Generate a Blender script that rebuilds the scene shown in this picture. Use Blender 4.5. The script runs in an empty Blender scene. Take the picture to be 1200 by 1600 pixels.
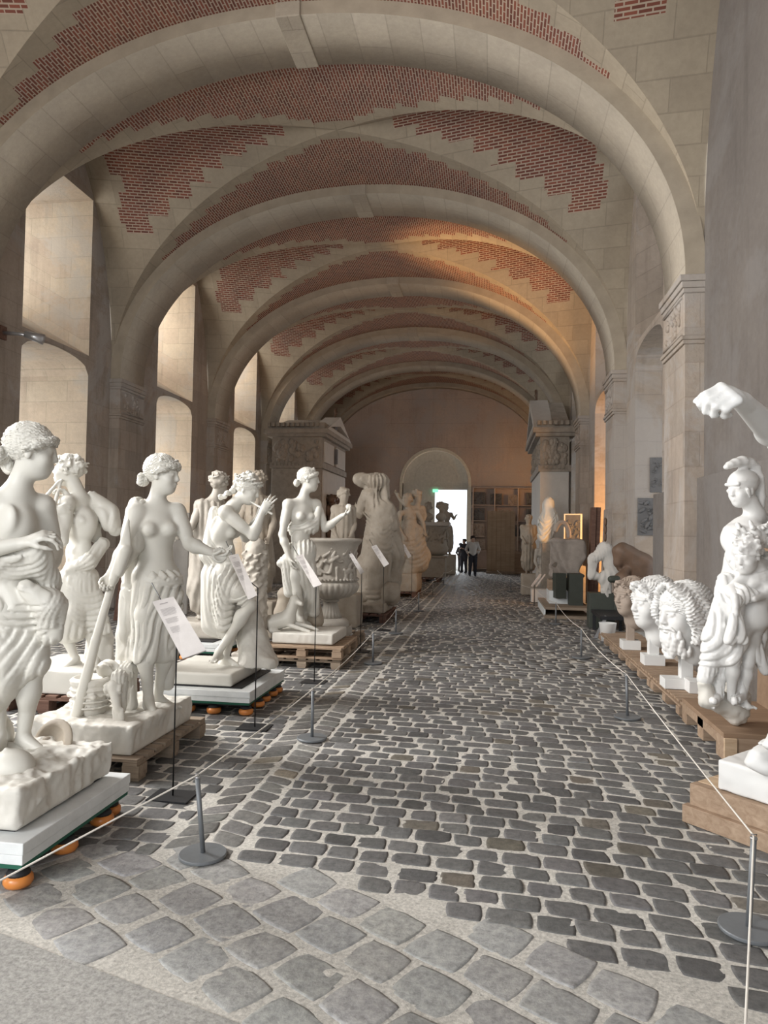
import bpy, math, random
import numpy as np
from mathutils import Vector, Euler
random.seed(7); RNG = np.random.default_rng(11)
SC = bpy.context.scene; COL = SC.collection
PI = math.pi

# ---------------------------------------------------------------- camera
F = 1110.; YAW = .1505; PIT = .0306; ROL = .0169; CX = 2.767; CH = 1.65
cam_d = bpy.data.cameras.new('camera'); cam = bpy.data.objects.new('camera', cam_d); COL.objects.link(cam)
cam_d.sensor_fit = 'VERTICAL'; cam_d.sensor_height = 36.0; cam_d.lens = 36.0 * F / 1600.0
cam_d.clip_start = .05; cam_d.clip_end = 200
def cam_dir(px, py):
    x = (px - 600) / F; z = -(py - 800) / F
    c, s = math.cos(ROL), math.sin(ROL); x, z = c*x - s*z, s*x + c*z
    c, s = math.cos(PIT), math.sin(PIT); d = (x, c - s*z, s + c*z)
    c, s = math.cos(YAW), math.sin(YAW); return np.array([c*d[0] - s*d[1], s*d[0] + c*d[1], d[2]])
_r = cam_dir(601e0, 800) - cam_dir(600, 800); _f = cam_dir(600, 800)
_r = Vector(_r).normalized(); _f = Vector(_f).normalized(); _u = _r.cross(_f)
from mathutils import Matrix
cam.matrix_world = Matrix(((_r.x, _u.x, -_f.x, CX), (_r.y, _u.y, -_f.y, 0), (_r.z, _u.z, -_f.z, CH), (0, 0, 0, 1)))
SC.camera = cam
def at(px, py, d):
    v = cam_dir(px, py); return np.array([CX + v[0]*d, v[1]*d, CH + v[2]*d])
def fl(px, py, z=0.):
    v = cam_dir(px, py); t = (z - CH) / v[2]; return np.array([CX + v[0]*t, v[1]*t, z])
# ---------------------------------------------------------------- world, light, exposure
SC.view_settings.view_transform = 'Standard'; SC.view_settings.look = 'None'
SC.view_settings.gamma = 1; SC.view_settings.use_curve_mapping = False
SC.view_settings.exposure = 0.0
W = bpy.data.worlds.new('sky'); SC.world = W; W.use_nodes = True
W.node_tree.nodes['Background'].inputs[0].default_value = (.86, .93, 1, 1)
W.node_tree.nodes['Background'].inputs[1].default_value = 2.2
def area_light(name, loc, aim, sx, sy, power, color, spread=180):
    l = bpy.data.lights.new(name, 'AREA'); l.shape = 'RECTANGLE'; l.size = sx; l.size_y = sy; l.energy = power; l.color = color
    l.spread = math.radians(spread)
    o = bpy.data.objects.new(name, l); COL.objects.link(o); o.location = loc
    o.rotation_euler = (Vector(aim) - Vector(loc)).to_track_quat('-Z', 'Y').to_euler(); return o
DAY = (1, .99, .97)
area_light('entrance_daylight', (-2.3, -3.1, 3.9), (1.6, 6, .9), 2.4, 3.0, 430, DAY)
area_light('entrance_daylight_low', (1.4, -3.2, 2.4), (1.8, 6, .4), 5.0, 3.6, 70, DAY)
area_light('near_window_daylight', (-5.2, 5.6, 4.4), (1.8, 6.4, 0.6), 2.2, 5.5, 950, (1, .985, .96), 140)
area_light('far_door_daylight', (.85, 33.2, 1.9), (.9, 20, .2), 1.5, 3.5, 110, (.9, .95, 1), 150)
area_light('warm_lamp_in_niche', (6.1, 15.9 + .35, 1.4), (5.9, 17.9, 2.3), .5, 1.0, 160, (1, .45, .08))
area_light('warm_lamp_far', (4.8, 30.4, 3.4), (4.0, 31.4, 6.2), .5, .5, 36, (1, .5, .16))
_s = bpy.data.lights.new('warm_vault_spot', 'SPOT'); _s.energy = 4200; _s.color = (1, .55, .2); _s.spot_size = math.radians(40); _s.spot_blend = .9; _s.shadow_soft_size = .15
_o = bpy.data.objects.new('warm_vault_spot', _s); COL.objects.link(_o); _o.location = (-4.6, 15.6, 4.9)
_o.rotation_euler = (Vector((3.0, 17.3, 7.6)) - _o.location).to_track_quat('-Z', 'Y').to_euler()

# ---------------------------------------------------------------- materials
def new_mat(name, rough=.6, metal=0., spec=.3):
    m = bpy.data.materials.new(name); m.use_nodes = True; nt = m.node_tree; b = nt.nodes['Principled BSDF']
    b.inputs['Roughness'].default_value = rough; b.inputs['Metallic'].default_value = metal
    b.inputs['Specular IOR Level'].default_value = spec
    return m, nt, b
def N(nt, t, **kw):
    n = nt.nodes.new(t)
    for k, v in kw.items():
        if hasattr(n, k): setattr(n, k, v)
        else: n.inputs[k.replace('_', ' ')].default_value = v
    return n
def ramp(nt, fac, stops):
    r = nt.nodes.new('ShaderNodeValToRGB'); e = r.color_ramp.elements
    while len(e) < len(stops): e.new(.5)
    for i, (p, c) in enumerate(stops): e[i].position = p; e[i].color = (*c, 1) if len(c) == 3 else c
    nt.links.new(fac, r.inputs[0]); return r.outputs[0]
def mixc(nt, fac, a, b, mode='MIX'):
    n = nt.nodes.new('ShaderNodeMix'); n.data_type = 'RGBA'; n.blend_type = mode
    for s, i in ((fac, 0), (a, 6), (b, 7)):
        if hasattr(s, 'is_output'): nt.links.new(s, n.inputs[i])
        elif i == 0: n.inputs[0].default_value = s
        else: n.inputs[i].default_value = (*s, 1)
    return n.outputs[2]
def mth(nt, op, a, b=None, c=None):
    n = nt.nodes.new('ShaderNodeMath'); n.operation = op
    for i, s in enumerate((a, b, c)):
        if s is None: continue
        if hasattr(s, 'is_output'): nt.links.new(s, n.inputs[i])
        else: n.inputs[i].default_value = s
    return n.outputs[0]
def bump(nt, b, h, strength=.3, dist=.02):
    n = nt.nodes.new('ShaderNodeBump'); n.inputs['Strength'].default_value = strength; n.inputs['Distance'].default_value = dist
    nt.links.new(h, n.inputs['Height']); nt.links.new(n.outputs[0], b.inputs['Normal']); return n
def noise(nt, vec, scale, detail=6, rough=.6, dist=0):
    n = nt.nodes.new('ShaderNodeTexNoise'); n.inputs['Scale'].default_value = scale; n.inputs['Detail'].default_value = detail
    n.inputs['Roughness'].default_value = rough; n.inputs['Distortion'].default_value = dist
    if vec is not None: nt.links.new(vec, n.inputs['Vector'])
    return n.outputs[0]
def objco(nt): return nt.nodes.new('ShaderNodeTexCoord').outputs['Object']
def uvmap(nt, name='UVMap'):
    n = nt.nodes.new('ShaderNodeUVMap'); n.uv_map = name; return n.outputs[0]
def brick(nt, vec, w, h, mortar, c1, c2, cm, smooth=.1, offset=.5):
    n = nt.nodes.new('ShaderNodeTexBrick'); n.offset = offset
    n.inputs['Scale'].default_value = 1; n.inputs['Brick Width'].default_value = w; n.inputs['Row Height'].default_value = h
    n.inputs['Mortar Size'].default_value = mortar; n.inputs['Mortar Smooth'].default_value = smooth
    n.inputs['Color1'].default_value = (*c1, 1); n.inputs['Color2'].default_value = (*c2, 1); n.inputs['Mortar'].default_value = (*cm, 1)
    nt.links.new(vec, n.inputs['Vector']); return n
def simple(name, col, rough=.6, metal=0., spec=.3, var=.12, scale=8, bstr=0., bscale=60):
    m, nt, b = new_mat(name, rough, metal, spec); co = objco(nt)
    n = noise(nt, co, scale)
    c = ramp(nt, n, [(.25, tuple(x*(1-var) for x in col)), (.75, tuple(min(1, x*(1+var)) for x in col))])
    nt.links.new(c, b.inputs['Base Color'])
    if bstr: bump(nt, b, noise(nt, co, bscale), bstr, .01)
    return m
def stone_color(nt, uv, co, w, h, base, tint, grime=(.30, .26, .22), gf=.5):
    b1 = brick(nt, uv, w, h, .008, base, tint, tuple(x*.80 for x in base), .2)
    n1 = ramp(nt, noise(nt, co, .7, 5, .65), [(.3, (.78, .76, .75)), (.7, (1.1, 1.08, 1.04))])
    c = mixc(nt, .8, b1.outputs[0], n1, 'MULTIPLY')
    n2 = ramp(nt, noise(nt, co, 14, 8, .7), [(.3, (.86, .86, .86)), (.7, (1.08, 1.08, 1.08))])
    c = mixc(nt, .7, c, n2, 'MULTIPLY')
    return c, b1
def wall_mat(name, base, tint, w=.95, h=.42, streak=.5, plaster=False):
    m, nt, b = new_mat(name, .85, 0, .15); uv = uvmap(nt); co = objco(nt)
    c, b1 = stone_color(nt, uv, co, w, h, base, tint)
    mp = nt.nodes.new('ShaderNodeMapping'); mp.inputs['Scale'].default_value = (6, 6, .45); nt.links.new(co, mp.inputs[0])
    st = ramp(nt, noise(nt, mp.outputs[0], 1, 5, .6), [(.52, (1, 1, 1)), (.72, (.55, .53, .52))])
    c = mixc(nt, streak, c, st, 'MULTIPLY')
    bl = noise(nt, co, .45, 6, .7, .6)
    gr = ramp(nt, bl, [(.48, (0, 0, 0)), (.56, (1, 1, 1) if not plaster else (.25, .25, .25))])
    c = mixc(nt, mth(nt, 'MULTIPLY', gr, .65), c, tuple(x*.5+y for x, y in zip(base, (.19, .195, .20))))
    nt.links.new(c, b.inputs['Base Color'])
    hh = mth(nt, 'ADD', mth(nt, 'MULTIPLY', b1.outputs[1], -1.2 if not plaster else 0), noise(nt, co, 9, 8, .7))
    bump(nt, b, hh, .45, .025); return m
M = {}
M['wall'] = wall_mat('limestone_blocks', (.42, .355, .30), (.34, .295, .255))
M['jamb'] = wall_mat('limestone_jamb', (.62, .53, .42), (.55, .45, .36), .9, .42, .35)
M['jamb_right_shaded'] = wall_mat('shaded_limestone_jamb', (.36, .30, .25), (.31, .26, .215), .9, .42, .5)  # streaked limestone; the right side's shade is put into its darker base colour
M['plaster'] = wall_mat('grey_render', (.17, .152, .14), (.16, .145, .135), 30, 30, .35, True)
M['endwall'] = wall_mat('end_wall_render', (.56, .455, .395), (.53, .435, .375), 2.3, 1.15, .25)
def rib_mat():
    m, nt, b = new_mat('rib_voussoirs', .85, 0, .15); uv = uvmap(nt); co = objco(nt)
    c, b1 = stone_color(nt, uv, co, 1.6, .46, (.43, .38, .315), (.385, .34, .28))
    nt.links.new(c, b.inputs['Base Color']); bump(nt, b, mth(nt, 'ADD', mth(nt, 'MULTIPLY', b1.outputs[1], -1), noise(nt, co, 10, 6)), .35, .02); return m
M['rib'] = rib_mat()
M['rib_face_shaded'] = simple('rib_face_shaded_stone', (.38, .325, .255), .9, 0, .1, .15, 3, .3, 12)  # same stone as the ribs, darker and more ochre; face shade painted in
def web_mat(name, kind):
    # stepped brick infill between stone groins
    m, nt, b = new_mat(name, .85, 0, .15); uv = uvmap(nt); z = uvmap(nt, 'zone'); co = objco(nt)
    sz = nt.nodes.new('ShaderNodeSeparateXYZ'); nt.links.new(z, sz.inputs[0]); U, V = sz.outputs[0], sz.outputs[1]
    su = nt.nodes.new('ShaderNodeSeparateXYZ'); nt.links.new(uv, su.inputs[0])
    q = .31 if kind == 'main' else .248
    k = mth(nt, 'FLOOR', mth(nt, 'DIVIDE', su.outputs[1], q))
    wn = nt.nodes.new('ShaderNodeTexWhiteNoise'); wn.noise_dimensions = '1D'; nt.links.new(k, wn.inputs['W'])
    jit = mth(nt, 'MULTIPLY', mth(nt, 'SUBTRACT', wn.outputs[0], .5), .05)
    if kind == 'main':
        # zone.x = |u| quantised through arc block, zone.y = v ; second attribute gives u at block
        uq = mth(nt, 'MULTIPLY', mth(nt, 'CEIL', mth(nt, 'MULTIPLY', U, 14)), 1/14.)
        lim = mth(nt, 'ADD', mth(nt, 'ADD', mth(nt, 'MULTIPLY', uq, 1.12), .05), jit)
        mask = mth(nt, 'GREATER_THAN', V, lim)
    else:
        vq = mth(nt, 'MULTIPLY', mth(nt, 'CEIL', mth(nt, 'MULTIPLY', V, 11)), 1/11.)
        lim = mth(nt, 'ADD', mth(nt, 'ADD', mth(nt, 'MULTIPLY', vq, .93), .10), mth(nt, 'MULTIPLY', jit, .6))
        m1 = mth(nt, 'GREATER_THAN', U, lim)
        m2 = mth(nt, 'LESS_THAN', U, mth(nt, 'ADD', mth(nt, 'ADD', .905, mth(nt, 'MULTIPLY', jit, 1.1)), mth(nt, 'MULTIPLY', V, -.03)))
        m3 = mth(nt, 'LESS_THAN', V, .715)
        mask = mth(nt, 'MULTIPLY', mth(nt, 'MULTIPLY', m1, m2), m3)
    nz = noise(nt, co, 1.1, 5)
    bc = brick(nt, uv, .165, .046, .009, (.24, .085, .06), (.14, .055, .043), (.42, .345, .28), .1)
    cb = mixc(nt, .7, bc.outputs[0], ramp(nt, nz, [(.3, (.8, .8, .85)), (.7, (1.15, 1.1, 1.0))]), 'MULTIPLY')
    sc, sb = stone_color(nt, uv, co, .8, .36, (.40, .345, .27), (.35, .30, .235))
    nt.links.new(mixc(nt, mask, sc, cb), b.inputs['Base Color'])
    h = mth(nt, 'MULTIPLY', mth(nt, 'ADD', mth(nt, 'MULTIPLY', bc.outputs[1], mask), mth(nt, 'MULTIPLY', sb.outputs[1], mth(nt, 'SUBTRACT', 1, mask))), -1)
    bump(nt, b, h, .5, .02); return m
M['web_main'] = web_mat('vault_web_transverse', 'main'); M['web_lat'] = web_mat('vault_web_lateral', 'lat')
def marble(name, base, shade=.06, rough=.42, dirt=.0, dirtc=(.35, .3, .24)):
    m, nt, b = new_mat(name, rough, 0, .35); co = objco(nt)
    n = noise(nt, co, 3.5, 6, .6)
    c = ramp(nt, n, [(.3, tuple(x*(1-shade) for x in base)), (.7, base)])
    if dirt:
        d = ramp(nt, noise(nt, co, 5, 8, .7, .4), [(.45, (0, 0, 0)), (.68, (1, 1, 1))])
        c = mixc(nt, mth(nt, 'MULTIPLY', d, dirt), c, dirtc)
    nt.links.new(c, b.inputs['Base Color']); bump(nt, b, noise(nt, co, 90, 4), .06, .004); return m
M['marble'] = marble('white_marble', (.66, .64, .585))
M['marble_rough'] = marble('rough_marble', (.68, .655, .60), .12, .6, .25, (.5, .46, .4))
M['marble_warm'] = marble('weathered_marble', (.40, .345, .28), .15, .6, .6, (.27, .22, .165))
M['marble_grey'] = marble('grey_weathered_marble', (.48, .44, .385), .15, .6, .45, (.28, .24, .2))
M['plaster_cast'] = marble('plaster_cast', (.74, .735, .72), .05, .55, .12, (.62, .58, .52))
M['shelf_pink'] = marble('pale_pink_shelf_board', (.60, .48, .41), .12, .8, .3, (.42, .34, .29)); M['stone_rock'] = marble('rough_grey_rock', (.36, .31, .27), .2, .9, .5, (.2, .17, .15))
M['bronze'] = marble('brown_cast', (.17, .105, .07), .3, .55, .5, (.08, .06, .045))
M['green_black'] = simple('dark_green_black', (.05, .055, .045), .6)
M['temple'] = marble('temple_cast_stone', (.33, .285, .235), .2, .75, .6, (.16, .135, .115))
M['temple_pale'] = marble('temple_pale_panel', (.52, .49, .45), .1, .75, .25, (.35, .32, .3))
M['relief_dark'] = marble('dark_relief_slab', (.155, .15, .15), .3, .6, .5, (.07, .07, .07))
M['relief_tan'] = marble('tan_relief_slab', (.42, .34, .28), .2, .7, .4, (.24, .2, .17))
def wood(name, c1, c2, scale=3.):
    m, nt, b = new_mat(name, .75, 0, .2); co = objco(nt)
    mp = nt.nodes.new('ShaderNodeMapping'); mp.inputs['Scale'].default_value = (1.2, 9, 9); nt.links.new(co, mp.inputs[0])
    n = noise(nt, mp.outputs[0], scale, 7, .65, .6)
    c = ramp(nt, n, [(.3, c1), (.7, c2)])
    c = mixc(nt, .5, c, ramp(nt, noise(nt, co, 2.3, 3), [(.3, (.75, .72, .7)), (.7, (1.1, 1.1, 1.1))]), 'MULTIPLY')
    nt.links.new(c, b.inputs['Base Color']); bump(nt, b, n, .15, .005); return m
M['wood'] = wood('pine_pallet_wood', (.27, .185, .125), (.43, .32, .23)); M['wood_new'] = wood('fresh_pine', (.44, .31, .20), (.60, .46, .32))
M['wood_old'] = wood('grey_pallet_wood', (.22, .17, .13), (.36, .29, .22)); M['wood_dark'] = wood('dark_red_wood', (.12, .065, .05), (.2, .12, .09))
M['plywood'] = wood('brown_plywood', (.26, .175, .115), (.34, .235, .16), 1.2); M['panel'] = wood('panel_wood', (.34, .25, .17), (.42, .32, .225), 1.5)
M['slab_white'] = simple('white_polymer_slab', (.70, .72, .72), .45); M['slab_green'] = simple('green_polymer', (.02, .11, .07), .45)
M['black'] = simple('black_rubber', (.02, .02, .022), .5); M['orange'] = simple('orange_caster', (.62, .22, .05), .3, 0, .5, .1)
M['steel'] = simple('grey_painted_steel', (.15, .16, .17), .45, .2, .5, .08, 20); M['rod'] = simple('black_rod', (.02, .02, .02), .4)
M['rope'] = simple('white_rope', (.72, .68, .62), .8); M['sign_panel'] = simple('sign_panel_white', (.52, .49, .475), .5)
M['ink'] = simple('grey_ink', (.26, .24, .24), .7); M['cream'] = simple('cream_paint', (.74, .69, .57), .7); M['door_paint'] = simple('pale_grey_door_paint', (.62, .60, .53), .7)
M['green_led'], _nt, _b = new_mat('green_exit_lamp'); _b.inputs['Base Color'].default_value = (.1, .6, .3, 1); _b.inputs['Emission Color'].default_value = (.3, 1, .6, 1); _b.inputs['Emission Strength'].default_value = 1.2
M['metal_light'] = simple('aluminium_fixture', (.45, .45, .46), .35, .7, .5)
M['skin'] = simple('skin', (.42, .27, .2), .6); M['cloth_dark'] = simple('dark_cloth', (.03, .03, .04), .8); M['cloth_white'] = simple('white_cloth', (.5, .48, .46), .8); M['cloth_grey'] = simple('grey_cloth', (.13, .12, .13), .8)
M['hair_dark'] = simple('dark_hair', (.03, .022, .02), .7)
def cobble_mat():
    m, nt, b = new_mat('granite_setts', .62, 0, .45); co = objco(nt)
    a = nt.nodes.new('ShaderNodeAttribute'); a.attribute_name = 'tone'
    n = noise(nt, co, 26, 8, .75); n2 = noise(nt, co, 5, 4)
    c = mixc(nt, .85, a.outputs[0], ramp(nt, n, [(.32, (.5, .5, .5)), (.5, (1, 1, 1)), (.68, (1.45, 1.44, 1.4))]), 'MULTIPLY')
    c = mixc(nt, .5, c, ramp(nt, n2, [(.3, (.8, .8, .82)), (.7, (1.15, 1.13, 1.1))]), 'MULTIPLY')
    nt.links.new(c, b.inputs['Base Color']); bump(nt, b, n, .5, .012)
    nt.links.new(ramp(nt, n2, [(.3, (.45,)*3), (.7, (.7,)*3)]), b.inputs['Roughness']); return m
def mortar_mat(name, col, sc=60):
    m, nt, b = new_mat(name, .9, 0, .2); co = objco(nt); n = noise(nt, co, sc, 8, .8); n2 = noise(nt, co, 2, 4)
    c = ramp(nt, n, [(.3, tuple(x*.5 for x in col)), (.5, col), (.7, tuple(min(1, x*1.45) for x in col))])
    c = mixc(nt, .6, c, ramp(nt, n2, [(.3, (.8, .8, .8)), (.7, (1.15, 1.15, 1.15))]), 'MULTIPLY')
    nt.links.new(c, b.inputs['Base Color']); bump(nt, b, n, .6, .012); return m
M['sett'] = cobble_mat(); M['mortar'] = mortar_mat('sandy_mortar', (.56, .535, .49)); M['concrete'] = mortar_mat('rough_concrete', (.36, .35, .33), 45)

# ---------------------------------------------------------------- mesh helpers
def mesh_obj(name, V, Fc, mat, parent=None, smooth=True, uvs=None, mats=None, midx=None, colors=None, bevel=0):
    """V (n,3) world coordinates; Fc list/array of faces; origin moved to parent's or to 0"""
    V = np.asarray(V, dtype=np.float32).reshape(-1, 3)
    org = np.array(parent['_org']) if parent is not None and '_org' in parent else np.zeros(3)
    me = bpy.data.meshes.new(name); Vl = V - org
    if isinstance(Fc, np.ndarray):
        nf, k = Fc.shape
        me.vertices.add(len(Vl)); me.vertices.foreach_set('co', Vl.astype(np.float32).ravel())
        me.loops.add(nf*k); me.loops.foreach_set('vertex_index', Fc.astype(np.int32).ravel())
        me.polygons.add(nf); me.polygons.foreach_set('loop_start', np.arange(0, nf*k, k, dtype=np.int32))
        me.update(calc_edges=True)
    else:
        me.from_pydata(Vl.tolist(), [], Fc); me.update()
    for n_, arr in (uvs or {}).items():
        l = me.uv_layers.new(name=n_); l.data.foreach_set('uv', np.asarray(arr, dtype=np.float32).ravel())
    if colors is not None:
        ca = me.color_attributes.new('tone', 'FLOAT_COLOR', 'POINT'); ca.data.foreach_set('color', np.asarray(colors, dtype=np.float32).ravel())
    for m_ in (mats or [mat]): me.materials.append(m_)
    if midx is not None: me.polygons.foreach_set('material_index', np.asarray(midx, dtype=np.int32))
    me.polygons.foreach_set('use_smooth', np.full(len(me.polygons), bool(smooth)))
    me.validate(clean_customdata=False)
    o = bpy.data.objects.new(name, me); COL.objects.link(o)
    if parent is not None: o.parent = parent; 
    if bevel:
        b = o.modifiers.new('bevel', 'BEVEL'); b.width = bevel; b.segments = 2; b.limit_method = 'ANGLE'
    return o
def subparent(o, org):
    o['_org'] = [float(x) for x in org]; return o
def thing(name, label, cat, loc=(0, 0, 0), group=None):
    o = bpy.data.objects.new(name, None); COL.objects.link(o); o.location = [float(x) for x in loc]; o.empty_display_size = .1
    o['_org'] = [float(x) for x in loc]; o['label'] = label; o['category'] = cat
    if group: o['group'] = group
    return o
def tag(o, label, cat, group=None):
    o['label'] = label; o['category'] = cat
    if group: o['group'] = group
    return o
def struct(o): o['kind'] = 'structure'; return o
class MB:
    def __init__(s): s.V = []; s.F = []; s.n = 0
    def add(s, V, Fc):
        V = np.asarray(V, float).reshape(-1, 3); s.V.append(V); s.F += [tuple(int(i)+s.n for i in f) for f in Fc]; s.n += len(V); return s
    def box(s, c, size, rz=0, tilt=None):
        h = np.array(size)/2.; P = np.array([[x, y, z] for x in (-1, 1) for y in (-1, 1) for z in (-1, 1)])*h
        if tilt is not None: P = P @ np.array(Euler(tilt).to_matrix()).T
        if rz: c_, s_ = math.cos(rz), math.sin(rz); P = P @ np.array([[c_, s_, 0], [-s_, c_, 0], [0, 0, 1]])
        return s.add(P + np.array(c), [(0, 1, 3, 2), (4, 6, 7, 5), (0, 4, 5, 1), (2, 3, 7, 6), (0, 2, 6, 4), (1, 5, 7, 3)])
    def span(s, a, b): a = np.array(a, float); b = np.array(b, float); return s.box((a+b)/2, abs(b-a))
    def lathe(s, prof, c=(0, 0, 0), n=32, flute=None):
        V = []; k = len(prof)
        for i, (r, z) in enumerate(prof):
            for j in range(n):
                a = 2*PI*j/n; rr = r*(1 + (flute(i, a) if flute else 0)); V.append((c[0]+rr*math.cos(a), c[1]+rr*math.sin(a), c[2]+z))
        Fc = [(i*n+j, i*n+(j+1) % n, (i+1)*n+(j+1) % n, (i+1)*n+j) for i in range(k-1) for j in range(n)]
        Fc.append(tuple(range(n))[::-1]); Fc.append(tuple((k-1)*n+j for j in range(n)))
        return s.add(V, Fc)
    def tube(s, pts, r, n=8):
        pts = [np.array(p, float) for p in pts]; rs = r if hasattr(r, '__len__') else [r]*len(pts); V = []
        for i, p in enumerate(pts):
            t = pts[min(i+1, len(pts)-1)] - pts[max(i-1, 0)]; t /= np.linalg.norm(t)+1e-9
            a = np.cross(t, (0, 0, 1.)); 
            if np.linalg.norm(a) < .05: a = np.cross(t, (1., 0, 0))
            a /= np.linalg.norm(a); b = np.cross(t, a)
            for j in range(n):
                w = 2*PI*j/n; V.append(p + rs[i]*(math.cos(w)*a + math.sin(w)*b))
        Fc = [(i*n+j, i*n+(j+1) % n, (i+1)*n+(j+1) % n, (i+1)*n+j) for i in range(len(pts)-1) for j in range(n)]
        Fc.append(tuple(range(n))[::-1]); Fc.append(tuple((len(pts)-1)*n+j for j in range(n)))
        return s.add(V, Fc)
    def prism(s, poly, vec):
        P = np.array(poly, float); n = len(P); Q = P + np.array(vec)
        return s.add(np.vstack([P, Q]), [tuple(range(n))[::-1], tuple(range(n, 2*n))] + [(i, (i+1) % n, n+(i+1) % n, n+i) for i in range(n)])
    def out(s, name, mat, parent=None, smooth=False, bevel=0, uv=None):
        V = np.vstack(s.V); uvs = None
        if uv:
            L = []; 
            for f in s.F:
                nrm = np.cross(V[f[1]]-V[f[0]], V[f[2]]-V[f[0]]); a = int(np.argmax(abs(nrm)))
                for i in f: L.append((V[i][1 if a == 0 else 0], V[i][1] if a == 2 else V[i][2]))
            uvs = {'UVMap': L}
        return mesh_obj(name, V, s.F, mat, parent, smooth, uvs, bevel=bevel)

# ---------------------------------------------------------------- vault and walls
R = 5.05; RW = 5.27; HS = 4.84; RB = 3.69; NE = 2.095; WB = 3.87
RIBS = [-1.2, 3.9, 8.95, 13.95, 19.15, 23.9, 28.65, 32.75]; RIBW = 1.03; YEND = 33.3; YSTART = -3.4
def sup(t, n=NE): return max(0., 1 - min(1., abs(t))**n)**(1/n)
def arc(ra, rb, n=72):
    P = []
    for i in range(n+1):
        th = PI*i/n; c, s_ = math.cos(th), math.sin(th)
        P.append((-ra*math.copysign(abs(c)**(2/NE), c), HS + rb*abs(s_)**(2/NE)))
    return P
RAMP = .75
for i, y0 in enumerate(RIBS):
    y1 = min(y0 + RIBW, YEND)
    a, b = arc(R, RB), arc(RW+.02, WB+.05); V = []; Fc = []; U = []; MI = []
    s_ = 0; S = [0]
    for k in range(1, len(a)): s_ += math.dist(a[k], a[k-1]); S.append(s_)
    for (x, z), (x2, z2) in zip(a, b): V += [(x, y0, z), (x, y1, z), (x2, y0, z2), (x2, y1, z2)]
    for k in range(len(a)-1):
        p, q = 4*k, 4*k+4
        Fc.append((p, q, q+1, p+1)); U += [(y0, S[k]), (y0, S[k+1]), (y1, S[k+1]), (y1, S[k])]; MI.append(0)
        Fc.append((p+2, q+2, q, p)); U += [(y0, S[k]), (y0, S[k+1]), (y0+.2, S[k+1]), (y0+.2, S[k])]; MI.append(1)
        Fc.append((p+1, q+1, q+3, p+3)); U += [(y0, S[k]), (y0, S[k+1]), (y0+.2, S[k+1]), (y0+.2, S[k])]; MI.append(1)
    o = mesh_obj('trim_%d' % (i+1), V, Fc, None, None, True, {'UVMap': U}, [M['rib'], M['rib_face_shaded']], MI); struct(o)
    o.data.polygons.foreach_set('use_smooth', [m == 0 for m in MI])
    # keystone
    kb = MB(); kb.span((-.17, y0-.02, HS+RB-.02), (.17, y1+.02 if i < 7 else y1, HS+WB+.02)); struct(kb.out('trim_%d' % (20+i), M['rib'], None, bevel=.012, uv=True))
def grid_patch(P, nu, nv): # P (nu,nv,3)
    idx = np.arange(nu*nv).reshape(nu, nv)
    return P.reshape(-1, 3), np.stack([idx[:-1, :-1], idx[1:, :-1], idx[1:, 1:], idx[:-1, 1:]], -1).reshape(-1, 4)
gv = lambda t: np.clip(1-np.clip(np.abs(t), 0, 1)**NE, 0, 1)**(1/NE)
def arclen(x, z): return np.concatenate([[0], np.cumsum(np.hypot(np.diff(x), np.diff(z)))])
for bi in range(len(RIBS)-1):
    ya, yb = RIBS[bi]+RIBW, RIBS[bi+1]; yc = (ya+yb)/2; L = (yb-ya)/2 + .03
    th = np.linspace(0, PI/2, 60); uu = np.sin(th)**(2/NE); uu[0] = 0
    zprof = HS+.0 + WB*gv(uu); S = arclen(uu*RW, zprof)
    Vs = []; Fs = []; U1 = []; U2 = []; MI = []; n0 = 0
    for sx in (-1, 1):
        for sy in (-1, 1):
            # transverse part: v from u to 1
            tt = np.linspace(0, 1, 14); uG = uu[:, None]; vG = uG + (1-uG)*tt[None]
            X = sx*uG*RW + 0*vG; Y = yc + sy*vG*L; Z = (zprof[:, None] + 0*vG)
            P = np.stack([X, Y, Z], -1); V, Fc = grid_patch(P, 60, 14)
            uv = np.stack([Y, S[:, None] + 0*Y], -1).reshape(-1, 2); zn = np.stack([uG+0*vG, vG], -1).reshape(-1, 2)
            if sx*sy > 0: Fc = Fc[:, ::-1]
            Vs.append(V); Fs.append(Fc+n0); U1.append(uv[Fc.ravel()]); U2.append(zn[Fc.ravel()]); MI.append(np.zeros(len(Fc))); n0 += len(V)
            # lateral part: u from v to 1
            vv = uu.copy(); zl = WB*gv(vv); Sv = arclen(vv*L, zl); tt = np.linspace(0, 1, 30)
            vG = vv[:, None]; uG = vG + (1-vG)*tt[None]
            X = sx*uG*RW; Y = yc + sy*vG*L + 0*uG; Z = HS + zl[:, None] + RAMP*(uG-vG)*(1-vG**3)
            P = np.stack([X, Y, Z], -1); V, Fc = grid_patch(P, 60, 30)
            uv = np.stack([X, Sv[:, None]+0*X], -1).reshape(-1, 2); zn = np.stack([uG, vG+0*uG], -1).reshape(-1, 2)
            if sx*sy < 0: Fc = Fc[:, ::-1]
            Vs.append(V); Fs.append(Fc+n0); U1.append(uv[Fc.ravel()]); U2.append(zn[Fc.ravel()]); MI.append(np.ones(len(Fc))); n0 += len(V)
    o = mesh_obj('ceiling' if bi == 0 else 'ceiling.%03d' % bi, np.vstack(Vs), np.vstack(Fs), None, None, True,
                 {'UVMap': np.vstack(U1), 'zone': np.vstack(U2)}, [M['web_main'], M['web_lat']], np.concatenate(MI)); struct(o)
def top_z(y, bi):
    ya, yb = RIBS[bi]+RIBW, RIBS[bi+1]; yc = (ya+yb)/2; L = (yb-ya)/2+.03; v = min(1, abs(y-yc)/L)
    return HS + WB*sup(v) + RAMP*(1-v)*(1-v**3)
SILL = 5.12; LOWS = 4.72; LOWC = .30; UPT = 8.28; DEP = 1.75
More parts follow.
